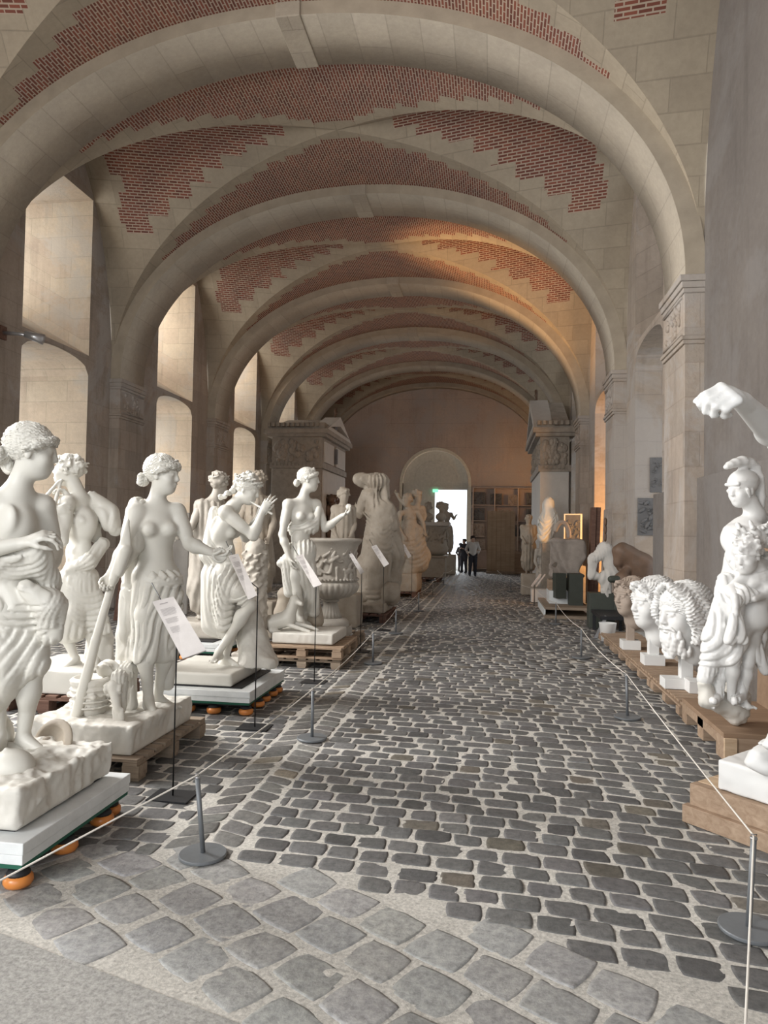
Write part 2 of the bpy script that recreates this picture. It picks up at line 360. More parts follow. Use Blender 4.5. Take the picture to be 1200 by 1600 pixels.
def make_wall(side, name):
    sg = -1 if side == 'left' else 1; Q = []; UV = []; MI = []
    def quad(p, uv, m=0):
        Q.append(p if sg > 0 else p[::-1]); UV.append(uv if sg > 0 else uv[::-1]); MI.append(m)
    xw = sg*RW; xi = sg*(RW+DEP)
    openings = []
    for bi in range(len(RIBS)-1):
        ya, yb = RIBS[bi]+RIBW, RIBS[bi+1]
        no = yb-ya
        o0, o1 = ya+1.08, ya+1.08+2.05
        if no < 3.6: o0, o1 = ya+.8, ya+.8+1.8
        has = not (side == 'right' and bi <= 1)
        if bi == 6: has = has and side == 'right' and False
        ys = sorted(set([ya-RIBW/2] + list(np.round(np.linspace(ya, yb, 30), 4)) + ([o0, o1] + list(np.linspace(o0, o1, 13)) if has else []) + [yb+RIBW/2]))
        for y0, y1 in zip(ys[:-1], ys[1:]):
            if y1-y0 < 1e-5: continue
            t0, t1 = (top_z(min(max(y, ya), yb), bi)+.02 for y in (y0, y1))
            m = 1 if (side == 'right' and bi <= 1) else 0
            def seg(a0, a1, b0, b1, mm=m): quad([(xw, y0, a0), (xw, y1, a1), (xw, y1, b1), (xw, y0, b0)], [(y0, a0), (y1, a1), (y1, b1), (y0, b0)], mm)
            if has and y0 >= o0-1e-6 and y1 <= o1+1e-6:
                f = lambda y: LOWS + LOWC*math.sqrt(max(0, 1-((y-(o0+o1)/2)/((o1-o0)/2))**2))**.8
                u = [min(UPT, t0-.05), min(UPT, t1-.05)]
                seg(f(y0), f(y1), SILL, SILL); seg(u[0], u[1], t0, t1)
                # lower soffit, sill slope, upper head
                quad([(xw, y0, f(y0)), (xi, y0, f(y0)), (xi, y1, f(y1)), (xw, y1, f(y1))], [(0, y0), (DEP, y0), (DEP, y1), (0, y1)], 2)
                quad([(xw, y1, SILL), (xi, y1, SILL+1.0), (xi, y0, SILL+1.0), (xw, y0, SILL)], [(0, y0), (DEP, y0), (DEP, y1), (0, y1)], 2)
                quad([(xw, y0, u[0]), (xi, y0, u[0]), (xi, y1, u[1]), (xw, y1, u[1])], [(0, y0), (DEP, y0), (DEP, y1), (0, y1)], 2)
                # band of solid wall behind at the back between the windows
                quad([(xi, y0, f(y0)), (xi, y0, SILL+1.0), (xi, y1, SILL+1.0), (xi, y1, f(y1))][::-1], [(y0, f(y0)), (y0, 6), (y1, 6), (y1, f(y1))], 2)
            else: seg(0, 0, t0, t1)
        if has:
            for yj, fl_ in ((o0, 1), (o1, -1)):
                for z0, z1 in ((0, LOWS), (SILL, UPT+.4)):
                    a = [(xw, yj, z0), (xi, yj, z0 + (1.0 if z0 > 1 else 0)), (xi, yj, z1), (xw, yj, z1)]
                    uvj = [(0, z0), (DEP, z0), (DEP, z1), (0, z1)]
                    if fl_ < 0: a, uvj = a[::-1], uvj[::-1]
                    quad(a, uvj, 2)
            openings.append((bi, o0, o1))
    nq = len(Q); V = np.array(Q).reshape(-1, 3); Fc = np.arange(nq*4).reshape(-1, 4)
    o = mesh_obj(name, V, Fc, None, None, False, {'UVMap': np.array(UV).reshape(-1, 2)}, [M['wall'], M['plaster'], M['jamb'] if sg < 0 else M['jamb_right_shaded']], MI); struct(o)
    # windows: timber frames with glazing bars at the back of each niche
    for bi, o0, o1 in openings:
        for lo, hi in ((0.02, LOWS), (SILL+1.0, UPT)):
            b = MB(); x = sg*(RW+DEP+.03); n = 3
            for k in range(n+1): y = o0 + (o1-o0)*k/n; b.span((x-.03, y-.03, lo), (x+.03, y+.03, hi))
            nz = max(3, int((hi-lo)/.55))
            for k in range(nz+1): z = lo+(hi-lo)*k/nz; b.span((x-.025, o0, z-.025), (x+.025, o1, z+.025))
            struct(b.out('window_%d' % (len([q for q in bpy.data.objects if q.name.startswith('window_')])+1), M['cream']))
    return openings
OPL = make_wall('left', 'wall_left'); OPR = make_wall('right', 'wall_right')
for sg, ops, pw in ((-1, OPL, 1.), (1, OPR, .16)):
    for bi, o0, o1 in ops:
        pk = pw*{2: .75 if sg < 0 else .4}.get(bi, 1.5 if bi < 5 else .8)
        x = sg*(RW+DEP-.10); yc = (o0+o1)/2
        area_light('niche_daylight', (x, yc-.25, 2.3), (x-sg*1.3, yc+2.0, 2.1), 1.5, 4.2, 34*pk, (1, .93, .82), 150)
        area_light('upper_niche_daylight', (x, yc-.2, 7.1), (x-sg*2.0, yc+1.6, 6.6), 1.5, 2.0, 30*pk, (1, .93, .82), 170)
# outer skirts so no sky shows behind the niche walls
# wall pilasters under each rib with carved imposts
def pilaster(sg, y0, y1, idx, zb=0.0):
    b = MB(); xo, xi_ = sg*(RW+.05), sg*R
    b.span((xo, y0, zb), (xi_, y1, HS)); struct(b.out('trim_%d' % idx, M['wall'], None, uv=True))
    c = MB(); z0, z1 = 4.0, 4.84
    e = .05
    for za, zb_, ex in ((z0, z0+.05, .03), (z0+.05, z0+.10, .05), (z0+.10, z0+.62, .015), (z0+.62, z0+.68, .03), (z0+.68, z0+.76, .05), (z0+.76, z1, .07)):
        c.span((xo, y0-ex*.6, za), (sg*(R-ex), y1+ex*.6, zb_))
    struct(c.out('trim_%d' % (idx+20), M['wall'], None, bevel=.01, uv=True))
    d = MB(); rn = random.Random(idx)
    xf = sg*(R-.018)
    for k in range(26):
        yy = y0+.14+rn.random()*(y1-y0-.28); zz = z0+.17+rn.random()*.36; r = .025+rn.random()*.03
        d.add(*blob((xf, yy, zz), (.03, r, r*1.2)))
    d.span((xf-.02, y0+.06, z0+.125), (xf+.02, y1-.06, z0+.145)); d.span((xf-.02, y0+.06, z0+.575), (xf+.02, y1-.06, z0+.595))
    struct(d.out('trim_%d' % (idx+40), M['wall'], None, smooth=True))
def blob(c, r, n=8, m=6):
    V = []; c = np.array(c)
    for i in range(m+1):
        ph = PI*i/m
        for j in range(n): a = 2*PI*j/n; V.append(c + np.array(r)*np.array([math.sin(ph)*math.cos(a), math.sin(ph)*math.sin(a), math.cos(ph)]))
    return V, [(i*n+j, (i+1)*n+j, (i+1)*n+(j+1) % n, i*n+(j+1) % n) for i in range(m) for j in range(n)]
k = 40
for i, y0 in enumerate(RIBS):
    for sg in (-1, 1):
        zb = 0.; pilaster(sg, y0, min(y0+RIBW, YEND), k, zb); k += 1
# thickened base course on the right wall of the second visible bay
# end wall with the carriage door
def endwall():
    dx0, dx1, sp, rr = -1.42, 1.68, 4.06, 1.55; xc = (dx0+dx1)/2; Q = []; UV = []
    xs = sorted(set([-RW-.1, RW+.1] + list(np.linspace(-RW, RW, 61)) + list(np.linspace(dx0, dx1, 25))))
    top = lambda x: HS + WB*sup(min(1, abs(x)/(RW+.11))) + .12
    da = lambda x: sp + math.sqrt(max(0, rr**2-(x-xc)**2)) if dx0-1e-6 <= x <= dx1+1e-6 else 0
    for x0, x1 in zip(xs[:-1], xs[1:]):
        ins = x0 >= dx0-1e-6 and x1 <= dx1+1e-6
        a0, a1 = (da(x0), da(x1)) if ins else (0, 0)
        q = [(x0, YEND, a0), (x1, YEND, a1), (x1, YEND, top(x1)), (x0, YEND, top(x0))]; Q += q; UV += [(p[0], p[2]) for p in q]
    # reveal
    pts = [(dx0, 0), (dx0, sp)] + [(xc-rr*math.cos(t), sp+rr*math.sin(t)) for t in np.linspace(0, PI, 25)] + [(dx1, 0)]
    for (xa, za), (xb, zb) in zip(pts[:-1], pts[1:]):
        q = [(xa, YEND, za), (xb, YEND, zb), (xb, YEND+.7, zb), (xa, YEND+.7, za)]; Q += q; UV += [(p[1], p[2]) for p in q]
    o = mesh_obj('wall_end', np.array(Q), np.arange(len(Q)).reshape(-1, 4), M['endwall'], None, False, {'UVMap': UV}); struct(o)
    # cream architrave round the arch
    P = []; W_ = .13
    for (x, z) in pts:
        cx_, cz_ = (xc, sp); dx, dz = (x-cx_, z-cz_) if z > sp else (math.copysign(1, x-cx_), 0)
        l = math.hypot(dx, dz) or 1; P.append((x, z, x+dx/l*W_, z+dz/l*W_))
    V = []; Fc = []
    for x, z, x2, z2 in P: V += [(x, YEND-.05, z), (x2, YEND-.05, z2), (x2, YEND+.02, z2), (x, YEND+.3, z)]
    for i in range(len(P)-1):
        a, b = 4*i, 4*i+4
        Fc += [(a, b, b+1, a+1), (a+1, b+1, b+2, a+2), (a+3, b+3, b, a)]
    struct(mesh_obj('trim_18', V, Fc, M['cream'], None, False))
    # door: fixed tympanum, transom, left leaf closed, right leaf folded outward
    d = MB(); y = YEND+.32
    arcp = [(xc-rr*math.cos(t), y, sp+rr*math.sin(t)) for t in np.linspace(0, PI, 25)] + [(dx1, y, 3.84), (dx0, y, 3.84)]
    d.prism(arcp[::-1], (0, .06, 0)); d.span((dx0, y-.06, 3.78), (dx1, y+.1, 3.92)); d.span((dx0, y-.04, 4.12), (dx1, y+.02, 4.2))
    for r_ in (1.0,): d.tube([(xc-r_*math.cos(t), y-.005, 4.25+r_*.92*math.sin(t)) for t in np.linspace(0, PI, 21)], .03, 6)
    d.span((dx0, y, 0), (.10, y+.07, 3.8))
    for za, zb in ((.2, 1.2), (1.35, 2.5), (2.65, 3.65)): d.span((dx0+.15, y-.02, za), (-.1, y, zb))
    struct(d.out('door_1', M['door_paint']))
    e = MB(); e.span((1.60, YEND+.4, .02), (1.67, YEND+1.75, 3.78)); struct(e.out('door_2', M['cream']))
endwall()
b = MB(); b.box((.13, YEND+.2, 3.72), (.26, .06, .14)); tag(b.out('exit_light', M['green_led']), 'small green glowing exit light above the left edge of the open far doorway', 'light')
# entrance wall behind the camera with its open doorway
b = MB(); b.span((-RW-.1, YSTART-.3, 0), (-3.4, YSTART, 9)); b.span((4.4, YSTART-.3, 0), (RW+.1, YSTART, 9)); b.span((-3.4, YSTART-.3, 6), (4.4, YSTART, 9))
struct(b.out('wall_entrance', M['wall'], None, uv=True))
b = MB(); b.span((-RW-.1, YSTART, 0), (-RW, RIBS[0]+RIBW/2, 9)); b.span((RW, YSTART, 0), (RW+.1, RIBS[0]+RIBW/2, 9)); b.span((-RW-.1, YSTART, 8.72), (RW+.1, RIBS[0]+.1, 8.8))
struct(b.out('wall_near', M['wall'], None, uv=True))
# ---------------------------------------------------------------- floor
KX = 1.50  # kerb line between path and the left strip
def bnd_y(x): return 3.43 - .25*(x-1.55) - .12*max(0, x-1.9)**1.5
def curve(x): return -.05*(x-KX) - .035*max(0, x-2.4)**2
def make_floor():
    Vs = []; Fs = []; Cs = []; n0 = 0; rn = np.random.default_rng(5)
    def emit(quads, tone, hi, n, jit, vary=.16, big=False):
        nonlocal n0
        Qd = np.array(quads, float); K = len(Qd)     # K,4,2
        Qd += rn.normal(0, jit, Qd.shape)
        c = Qd.mean(1, keepdims=True); sh = rn.uniform(.925, .965, (K, 1, 1)); Qd = c + (Qd-c)*sh
        g = np.array({8: [-1, -.965, -.8, -.3, .3, .8, .965, 1], 9: [-1, -.97, -.85, -.45, 0, .45, .85, .97, 1], 5: [-1, -.95, 0, .95, 1], 4: [-1, -.94, .94, 1]}[n]); A, B = np.meshgrid(g, g, indexing='ij')
        rho = .32; A2 = A*np.sqrt(1-B**2*rho/2*1.2); B2 = B*np.sqrt(1-A**2*rho/2*1.2)
        w = [((1-A2)*(1-B2)/4), ((1+A2)*(1-B2)/4), ((1+A2)*(1+B2)/4), ((1-A2)*(1+B2)/4)]
        XY = sum(w[i][None, :, :, None]*Qd[:, i, None, None, :] for i in range(4))
        m = np.maximum(abs(A), abs(B)); prof = 1 - m**6*.35; prof[m > .999] = -.6
        tilt = rn.normal(0, .0015, (K, 2)); z = hi*(prof[None]-1) + tilt[:, 0, None, None]*A + tilt[:, 1, None, None]*B + rn.normal(0, .001, (K, 1, 1))
        if n > 4: z = z + rn.normal(0, .0012, z.shape)*(m < .99)
        P = np.concatenate([XY, z[..., None]], -1).reshape(-1, 3)
        idx = np.arange(n*n).reshape(n, n); f = np.stack([idx[:-1, :-1], idx[1:, :-1], idx[1:, 1:], idx[:-1, 1:]], -1).reshape(-1, 4)
        Fk = (f[None] + (np.arange(K)*n*n)[:, None, None]).reshape(-1, 4) + n0
        t = np.array(tone)[None]*rn.normal(1, vary, (K, 1)).clip(.6, 1.5); warm = rn.random(K) < .06; t[warm] *= np.array([1.12, 1.02, .86])
        t *= rn.normal(1, .008, (K, 3)); C = np.concatenate([np.repeat(t, n*n, 0), np.ones((K*n*n, 1))], 1)
        Vs.append(P); Fs.append(Fk); Cs.append(C); n0 += len(P)
    tone = (.125, .124, .123)
    def rows(x0, x1, y0, y1, cw, rh, cf, n, keep, rot=0, yo=0):
        qs = []; y = y0; r = 0
        while y < y1:
            x = x0 - (cw*.5 if r % 2 else 0) - rn.random()*.03
            while x < x1:
                w_ = cw*rn.uniform(.82, 1.18); xa, xb = max(x, x0), min(x+w_, x1)
                if xb-xa > cw*.3:
                    q = [(xa, y+cf(xa)), (xb, y+cf(xb)), (xb, y+rh+cf(xb)), (xa, y+rh+cf(xa))]
                    c = np.mean(q, 0)
                    if keep(*c): qs.append(q)
                x += w_
            y += rh*rn.uniform(.93, 1.07) ; r += 1
        return qs
    for ya, yb, n, hi in ((2.0, 9, 8, .011), (9, 16, 5, .010), (16, 34, 4, .010)):
        emit(rows(KX, RW-.02, ya, yb, .195, .148, curve, n, lambda x, y: y > bnd_y(x)+.12 and y < 33.4), tone, hi, n, .006)
        emit(rows(-RW, KX-.42, ya, yb, .195, .148, lambda x: -.03*(x+1), n, lambda x, y: y > max(3.5, 0) and y < 33.4), tone, hi, n, .006)
        # two gutter courses of slanted setts beside the kerb line
        for c0, sl in ((KX-.41, .10), (KX-.205, -.07)):
            qs = []; y = ya if ya > 2.5 else 3.5
            while y < min(yb, 33.2):
                h = .15*rn.uniform(.85, 1.15); qs.append([(c0, y), (c0+.195, y+sl), (c0+.195, y+h+sl), (c0, y+h)]); y += h
            emit(qs, (.175, .17, .162), hi, n, .005)
    # behind the camera, coarse
    # foreground band of large pale setts laid askew
    ang = math.radians(-33); ca, sa = math.cos(ang), math.sin(ang); qs = []
    for j in range(-12, 22):
        for i in range(-20, 26):
            u, v = i*.262 + (.13 if j % 2 else 0), j*.235
            pts = [(u, v), (u+.262, v), (u+.262, v+.235), (u, v+.235)]
            q = [(1.5 + a*ca - b_*sa, 2.9 + a*sa + b_*ca) for a, b_ in pts]; c = np.mean(q, 0)
            conc = 2.66 - .30*(c[0]-.8)
            if c[0] > -5 and c[0] < 5.1 and c[1] < (bnd_y(c[0])+.04 if c[0] > 1.5 else 3.5) and c[1] > conc+.06: qs.append(q)
    emit(qs, (.33, .33, .322), .012, 9, .012, .06)
    V = np.vstack(Vs); Fc = np.vstack(Fs); C = np.vstack(Cs)
    o = mesh_obj('floor', V, Fc, M['sett'], None, True, None, None, None, C); struct(o)
    b = MB(); b.add([(-7, -20, -.0045), (7, -20, -.0045), (7, 60, -.0045), (-7, 60, -.0045)], [(0, 1, 2, 3)])
    struct(b.out('floor.001', M['mortar']))
    g = MB(); g.add([(-5.2, -3.3, .002), (5.2, -3.3, .002), (5.2, 1.35, .002), (1.94, 2.34, .002), (.8, 2.68, .002), (-5.2, 4.3-.0, .002)], [(0, 1, 2, 3, 4, 5)])
    struct(g.out('floor.002', M['concrete']))
make_floor()
# ---------------------------------------------------------------- props
def pallet(name, x0, x1, y0, y1, z0, label, mat='wood', along='y', nb=7, h=.144, cat='pallet', group=None, seed=0):
    """deck boards run along `along`; three bearers across, nine blocks, three skids"""
    t = thing(name, label, cat, ((x0+x1)/2, (y0+y1)/2, z0), group); rn = random.Random(seed); m = M[mat]
    lx, ly = x1-x0, y1-y0; W_ = lx if along == 'y' else ly; step = W_/nb; bw = step*.72
    for k in range(nb):
        b = MB(); j = rn.uniform(-.006, .006); c0 = (x0 if along == 'y' else y0) + step*(k+.5) + rn.uniform(-.008, .008)
        if k == 0: c0 = (x0 if along == 'y' else y0)+bw/2
        if k == nb-1: c0 = (x1 if along == 'y' else y1)-bw/2
        if along == 'y': b.box((c0, (y0+y1)/2+j, z0+h-.011), (bw, ly, .022))
        else: b.box(((x0+x1)/2+j, c0, z0+h-.011), (lx, bw, .022))
        b.out('deck_board', m, t, bevel=.003)
    for f in (.06, .5, .94):
        b = MB(); e = MB()
        if along == 'y':
            yy = y0+ly*f; b.box(((x0+x1)/2, yy, z0+h-.033), (lx, .1, .021)); b.out('stringer_board', m, t)
        else:
            xx = x0+lx*f; b.box((xx, (y0+y1)/2, z0+h-.033), (.1, ly, .021)); b.out('stringer_board', m, t)
        for g in (.06, .5, .94):
            c = MB(); c.box((x0+lx*(g if along == 'y' else f), y0+ly*(f if along == 'y' else g), z0+.022+(h-.066)/2), (.12, .12, h-.066))
            c.out('block', m, t, bevel=.003)
        if along == 'y': e.box((x0+lx*f, (y0+y1)/2, z0+.011), (.1, ly, .022))
        else: e.box(((x0+x1)/2, y0+ly*f, z0+.011), (lx, .1, .022))
        e.out('skid_board', m, t)
    return t
def dolly(x0, x1, y0, y1, top, label, wheels, seed=0):
    t = thing('moving_dolly', label, 'dolly', ((x0+x1)/2, (y0+y1)/2, 0), 'white slab dollies on orange casters')
    h = top; b = MB(); b.span((x0, y0, h-.055), (x1, y1, h)); b.out('slab', M['slab_white'], t, bevel=.004)
    b = MB(); b.span((x0+.004, y0+.004, h-.10), (x1-.004, y1-.004, h-.056)); b.out('slab', M['slab_white'], t, bevel=.003)
    b = MB(); b.span((x0+.01, y0+.01, h-.121), (x1-.01, y1-.01, h-.101)); b.out('green_mat', M['slab_green'], t)
    b = MB(); b.span((x0+.06, y0+.06, h-.145), (x1-.05, y1-.05, h-.122)); b.out('underframe', M['black'], t)
    b = MB(); b.span((x0+.11, y0+.11, h), (x1-.12, y1-.10, h+.013)); b.out('black_layer', M['black'], t)  # thin black layer forming the dark band between slab and plinth
    for (wx, wy) in wheels:
        c = MB(); c.lathe([(.03, 0), (.058, .006), (.066, .022), (.064, .042), (.05, .056), (.02, .06)], (wx, wy, 0.002), 24)
        w = c.out('caster', M['orange'], t, smooth=True)
        c = MB(); c.lathe([(.052, .056), (.052, .066), (.045, .07), (.045, h-.14)], (wx, wy, 0), 20); c.out('caster_mount', M['black'], t, smooth=True)
    return t
D1 = dolly(-.42, .69, 2.98, 3.95, .22, 'large white slab dolly with green edge and orange casters at the front left corner', [(.63, 3.04), (.63, 3.40), (.63, 3.75), (.60, 3.9-.02), (.1, 3.05), (.1, 3.85), (-.3, 3.05), (-.3, 3.85)])
D2 = dolly(-.33, .66, 6.12, 7.2, .22, 'white slab dolly with green edge and orange casters under the flute player', [(.60, 6.2), (.30, 6.19), (.05, 6.2), (-.2, 6.2), (.61, 6.5), (.6, 6.72), (.6, 6.95), (.6, 7.12), (-.2, 7.1), (.2, 7.1)])
D3 = dolly(-1.55, -.62, 8.6, 9.5, .22, 'white slab dolly with an orange caster showing left of the flute player', [(-.7, 8.67), (-1.1, 8.67), (-1.45, 8.67), (-.7, 9.4), (-1.45, 9.4)])
pallet('wooden_pallet', -.42, .50, 4.4, 5.52, 0, 'brown wooden pallet under the statue holding a long paddle', 'wood_old', 'x', 9, seed=1)
pallet('wooden_pallet', -1.6, -.72, 5.85, 6.75, 0, 'dark reddish wooden pallet behind the legs of the front left statue', 'wood_dark', 'y', 6, .16, seed=2)
pallet('wooden_pallet', .02, .98, 8.45, 9.45, 0, 'lower of the two stacked pallets under the statue with the dog', 'wood_old', 'y', 7, seed=3, h=.12)
pallet('wooden_pallet', .0, 1.0, 8.42, 9.48, .12, 'upper of the two stacked pallets under the statue with the dog', 'wood', 'x', 8, seed=4, h=.14)
pallet('wooden_pallet', .08, .84, 9.9, 10.9, 0, 'wooden pallet under the large fluted marble vase', 'wood_old', 'y', 6, .15, seed=5)
pallet('wooden_pallet', -.25, .86, 13.0, 14.5, 0, 'dark pallet under the tall headless draped group', 'wood_dark', 'y', 7, .16, seed=6)
pallet('wooden_pallet', -.2, .84, 18.45, 19.9, 0, 'dark pallet under the intertwined figure group', 'wood_dark', 'y', 7, .14, seed=7)
pallet('wooden_pallet', -.1, 1.0, 24.8, 26.6, 0, 'dark low pallet under the square carved altar', 'wood_dark', 'y', 6, .12, seed=8)
for i, lab in enumerate(('nearest pallet of the long slatted row along the right wall, beside the plywood crate', 'second pallet of the slatted row by the right wall, below the bearded colossal head', 'third pallet of the slatted row by the right wall, below the curly colossal head', 'farthest pallet of the slatted row along the right wall')):
    y0 = 6.92+i*1.26; pallet('wooden_pallet', 4.52, 5.10, y0, y0+1.22, 0, lab, 'wood', 'x', 10, .14, group='slatted pallets along the right wall', seed=10+i)
# crate that carries the helmeted warrior
t = thing('shipping_crate', 'open plywood crate base with a back board holding the helmeted warrior fragment', 'crate', (4.85, 6.2, 0))
b = MB(); b.span((4.50, 5.68, .17), (5.16, 6.85, .205)); b.out('deck', M['plywood'], t, bevel=.003)
for y0, y1 in ((5.68, 5.86), (6.2, 6.36), (6.7, 6.85)):
    b = MB(); b.span((4.5, y0, 0), (5.11, y1, .17)); b.out('runner', M['wood'], t, bevel=.003)
b = MB(); b.span((4.5, 5.86, .10), (4.53, 6.7, .17)); b.out('side_rail', M['wood'], t)
b = MB(); b.span((4.5, 5.655, 0), (4.59, 5.68, .17)); b.out('corner_block', M['wood_new'], t, bevel=.003)
b = MB(); b.prism([(5.12, 5.75, .205), (5.12, 6.8, .205), (5.15, 6.8, 1.5), (5.15, 6.5, 1.9), (5.15, 5.75, 1.2)], (.02, 0, 0)); b.out('back_board', M['plywood'], t)
b = MB(); b.box((5.10, 5.72, .72), (.06, .05, 1.05), 0, (0, math.radians(4), 0)); b.out('post', M['wood_new'], t, bevel=.003)
# rotated timber stand at the right front
t = thing('timber_stand', 'thick light timber stand at the right edge under a white stone base', 'stand', (4.5, 4.5, 0))
C0 = np.array([3.93, 4.42, 0]); e1 = np.array([.682, -.731, 0]); e2 = np.array([.731, .682, 0]); rz = math.atan2(e1[1], e1[0])
def rbox(a0, a1, b0, b1, z0, z1, name, mat):
    c = C0 + e1*(a0+a1)/2 + e2*(b0+b1)/2; b = MB(); b.box((c[0], c[1], (z0+z1)/2), (a1-a0, b1-b0, z1-z0), rz); b.out(name, M[mat], t, bevel=.004)
rbox(-.03, .82, -.03, .03, 0, .10, 'front_rail', 'wood'); rbox(0, .82, 0, .07, .10, .225, 'front_beam', 'wood')
rbox(0, .07, .07, .84, 0, .20, 'side_beam', 'wood'); rbox(.72, .80, .07, .84, 0, .20, 'side_beam', 'wood_new'); rbox(0, .8, .78, .84, 0, .2, 'rear_beam', 'wood')
for k in range(5): rbox(.005, .81, .075+k*.155, .075+k*.155+.145, .202, .226, 'deck_board', 'wood_new')
# stanchions
def stanchion(bx, by, label, lean=(0, 0), h=.385, dark=False):
    t = thing('rope_stanchion', label, 'stanchion', (bx, by, 0), 'low grey rope stanchions')
    b = MB(); b.lathe([(.118, .004), (.12, .008), (.12, .016), (.116, .02), (.02, .021)], (bx, by, 0), 40); b.out('base', M['steel'], t, smooth=False)
    tp = (bx+lean[0], by+lean[1], h); b = MB(); b.tube([(bx, by, .02), tp], .0125, 14); b.out('post', M['steel'], t, smooth=True)
    b = MB(); b.tube([tp, (tp[0], tp[1], h+.008)], .015, 14); b.tube([(tp[0]-.008, tp[1], h), (tp[0]-.012, tp[1], h+.02), (tp[0]+.012, tp[1], h+.02), (tp[0]+.008, tp[1], h)], .003, 6)
    b.out('rope_eye', M['metal_light'], t, smooth=True); return np.array([tp[0], tp[1], h+.014])
LS = [('nearest stanchion on the left, leaning, with a round grey base on the pale setts', (1.34, 3.48), (-.045, .015)), ('second stanchion on the left, in front of the pallet stack with the dog statue', (1.37, 5.58), (0, 0)), ('third stanchion on the left rope, beside the large vase', (1.30, 8.95), (0, 0)),
      ('fourth stanchion on the left rope, beside the headless group', (1.22, 11.73), (0, 0)), ('fifth stanchion along the left rope', (1.24, 15.26), (0, 0)), ('sixth stanchion along the left rope, by the intertwined group', (1.24, 19.0), (0, 0)), ('farthest stanchion along the left rope, near the carved altar', (1.24, 23.5), (0, 0))]
tops = [stanchion(p[0], p[1], lab, ln) for lab, p, ln in LS]
RS = [('nearest stanchion at the right edge with a large round grey base', (3.86, 3.25), (.02, 0)), ('second stanchion on the right, on the open setts before the crate', (4.02, 6.83), (-.01, 0)), ('third stanchion on the right rope, before the far end of the slatted pallets', (4.0, 10.06), (0, 0)),
      ('fourth stanchion on the right rope, before the dark bench', (3.99, 13.82), (0, 0)), ('fifth stanchion on the right rope, by the rock stand', (3.81, 17.53), (0, 0)), ('farthest stanchion on the right rope', (3.35, 21.5), (0, 0))]
topr = [stanchion(p[0], p[1], lab, ln) for lab, p, ln in RS]
def rope(name_label, pts, sag, group):
    P = []
    for i in range(len(pts)-1):
        a, b_ = np.array(pts[i]), np.array(pts[i+1]); n = 14; s_ = sag[i] if hasattr(sag, '__len__') else sag
        for k in range(n + (i == len(pts)-2)): u = k/n; P.append(a*(1-u)+b_*u - np.array([0, 0, 4*s_*u*(1-u)]))
    b = MB(); b.tube(P, .0042, 6); o = b.out('barrier_rope', M['rope'], None, smooth=True); tag(o, name_label, 'rope', group)
end_l = at(-120, 1440, 2.72)
rope('thin white rope strung along the left row of statues', [end_l] + tops + [(1.3, 28., .3)], [.0, .012, .03, .04, .05, .05, .05, .04], 'barrier ropes')
stanchion(end_l[0]-.02, end_l[1], 'stanchion just outside the left edge', h=float(end_l[2])-.014) if False else None
end_r = at(1163, 1640, 2.05)
rope('thin white rope strung along the right side of the cobbled path', [end_r] + topr + [(3.0, 28, .3)], [.01, .01, .05, .05, .06, .06, .05], 'barrier ropes')
# information signs
def sign(label, panel, depths, base, foot_d, stub=None, g='information signs on black rods'):
    bc = fl(*base); t = thing('information_sign', label, 'sign', bc, g)
    P = [at(*p, d) for p, d in zip(panel, depths)]; nrm = np.cross(P[1]-P[0], P[3]-P[0]); nrm /= np.linalg.norm(nrm)
    if np.dot(nrm, np.array([CX, 0, CH])-P[0]) < 0: nrm = -nrm
    b = MB(); b.prism(P, -nrm*.009); pn = b.out('panel', M['sign_panel'], t)
    # text lines
    b = MB(); rn = random.Random(int(base[0]))
    ex, ey = P[1]-P[0], P[3]-P[0]
    def bar(u0, u1, v, th): 
        q = [P[0]+ex*u0+ey*v+nrm*.0008, P[0]+ex*u1+ey*v+nrm*.0008, P[0]+ex*u1+ey*(v+th)+nrm*.0008, P[0]+ex*u0+ey*(v+th)+nrm*.0008]; b.add(q, [(0, 1, 2, 3)])
    bar(.25, .62, .07, .012)
    for k in range(7): bar(.14, .84-rn.random()*.1, .17+k*.018, .005)
    for k in range(5): bar(.14, .84-rn.random()*.2, .34+k*.018, .005)
    for k in range(6): bar(.14, .84-rn.random()*.2, .49+k*.018, .005)
    subparent(pn, bc); pn.location = (0, 0, 0); b.out('text_lines', M['ink'], pn)
    mid = (P[2]+P[3]+P[0]*.0)/2; mid = (P[0]+P[1]+P[2]+P[3])/4 - nrm*.012
    b = MB(); b.tube([(bc[0], bc[1], .008), (bc[0], bc[1], mid[2]-.1), mid], .0055, 8); b.out('rod', M['rod'], t, smooth=True)
    b = MB(); top = (P[0]*.6+P[1]*.4); b.tube([mid, top-nrm*.012, top + (P[0]-P[3])*.35 - nrm*.012], .004, 6); b.out('back_strut', M['rod'], t, smooth=True)
    b = MB(); b.prism([bc+np.array(q) for q in ((-.13, -.10, .0), (.13, -.10, .0), (.13, .10, .0), (-.13, .10, .0))], (0, 0, .009)); b.out('base_plate', M['black'], t)
sign('nearest white information sign on a black rod, tilted before the paddle statue', [(238, 940), (271, 932), (322, 1016), (285, 1029)], [4.5, 4.52, 4.2, 4.18], (270, 1245), 0)
sign('information sign on a black rod before the flute player', [(357, 868), (372, 865), (402, 930), (388, 937)], [6.1, 6.12, 5.8, 5.78], (398, 1137), 0)
sign('information sign on a black rod before the statue with the dog', [(462, 869), (473, 866), (503, 913), (490, 918)], [7.98, 8.0, 7.6, 7.6], (491, 1066), 0)
sign('information sign on a black rod in front of the marble vase', [(545, 866), (550, 864), (569, 893), (563, 897)], [10.1, 10.1, 9.75, 9.75], (563, 1018), 0)
sign('information sign crossing the base of the headless group', [(580, 854), (588, 851), (608, 881), (600, 886)], [12.2, 12.2, 11.8, 11.8], (598, 985), 0)
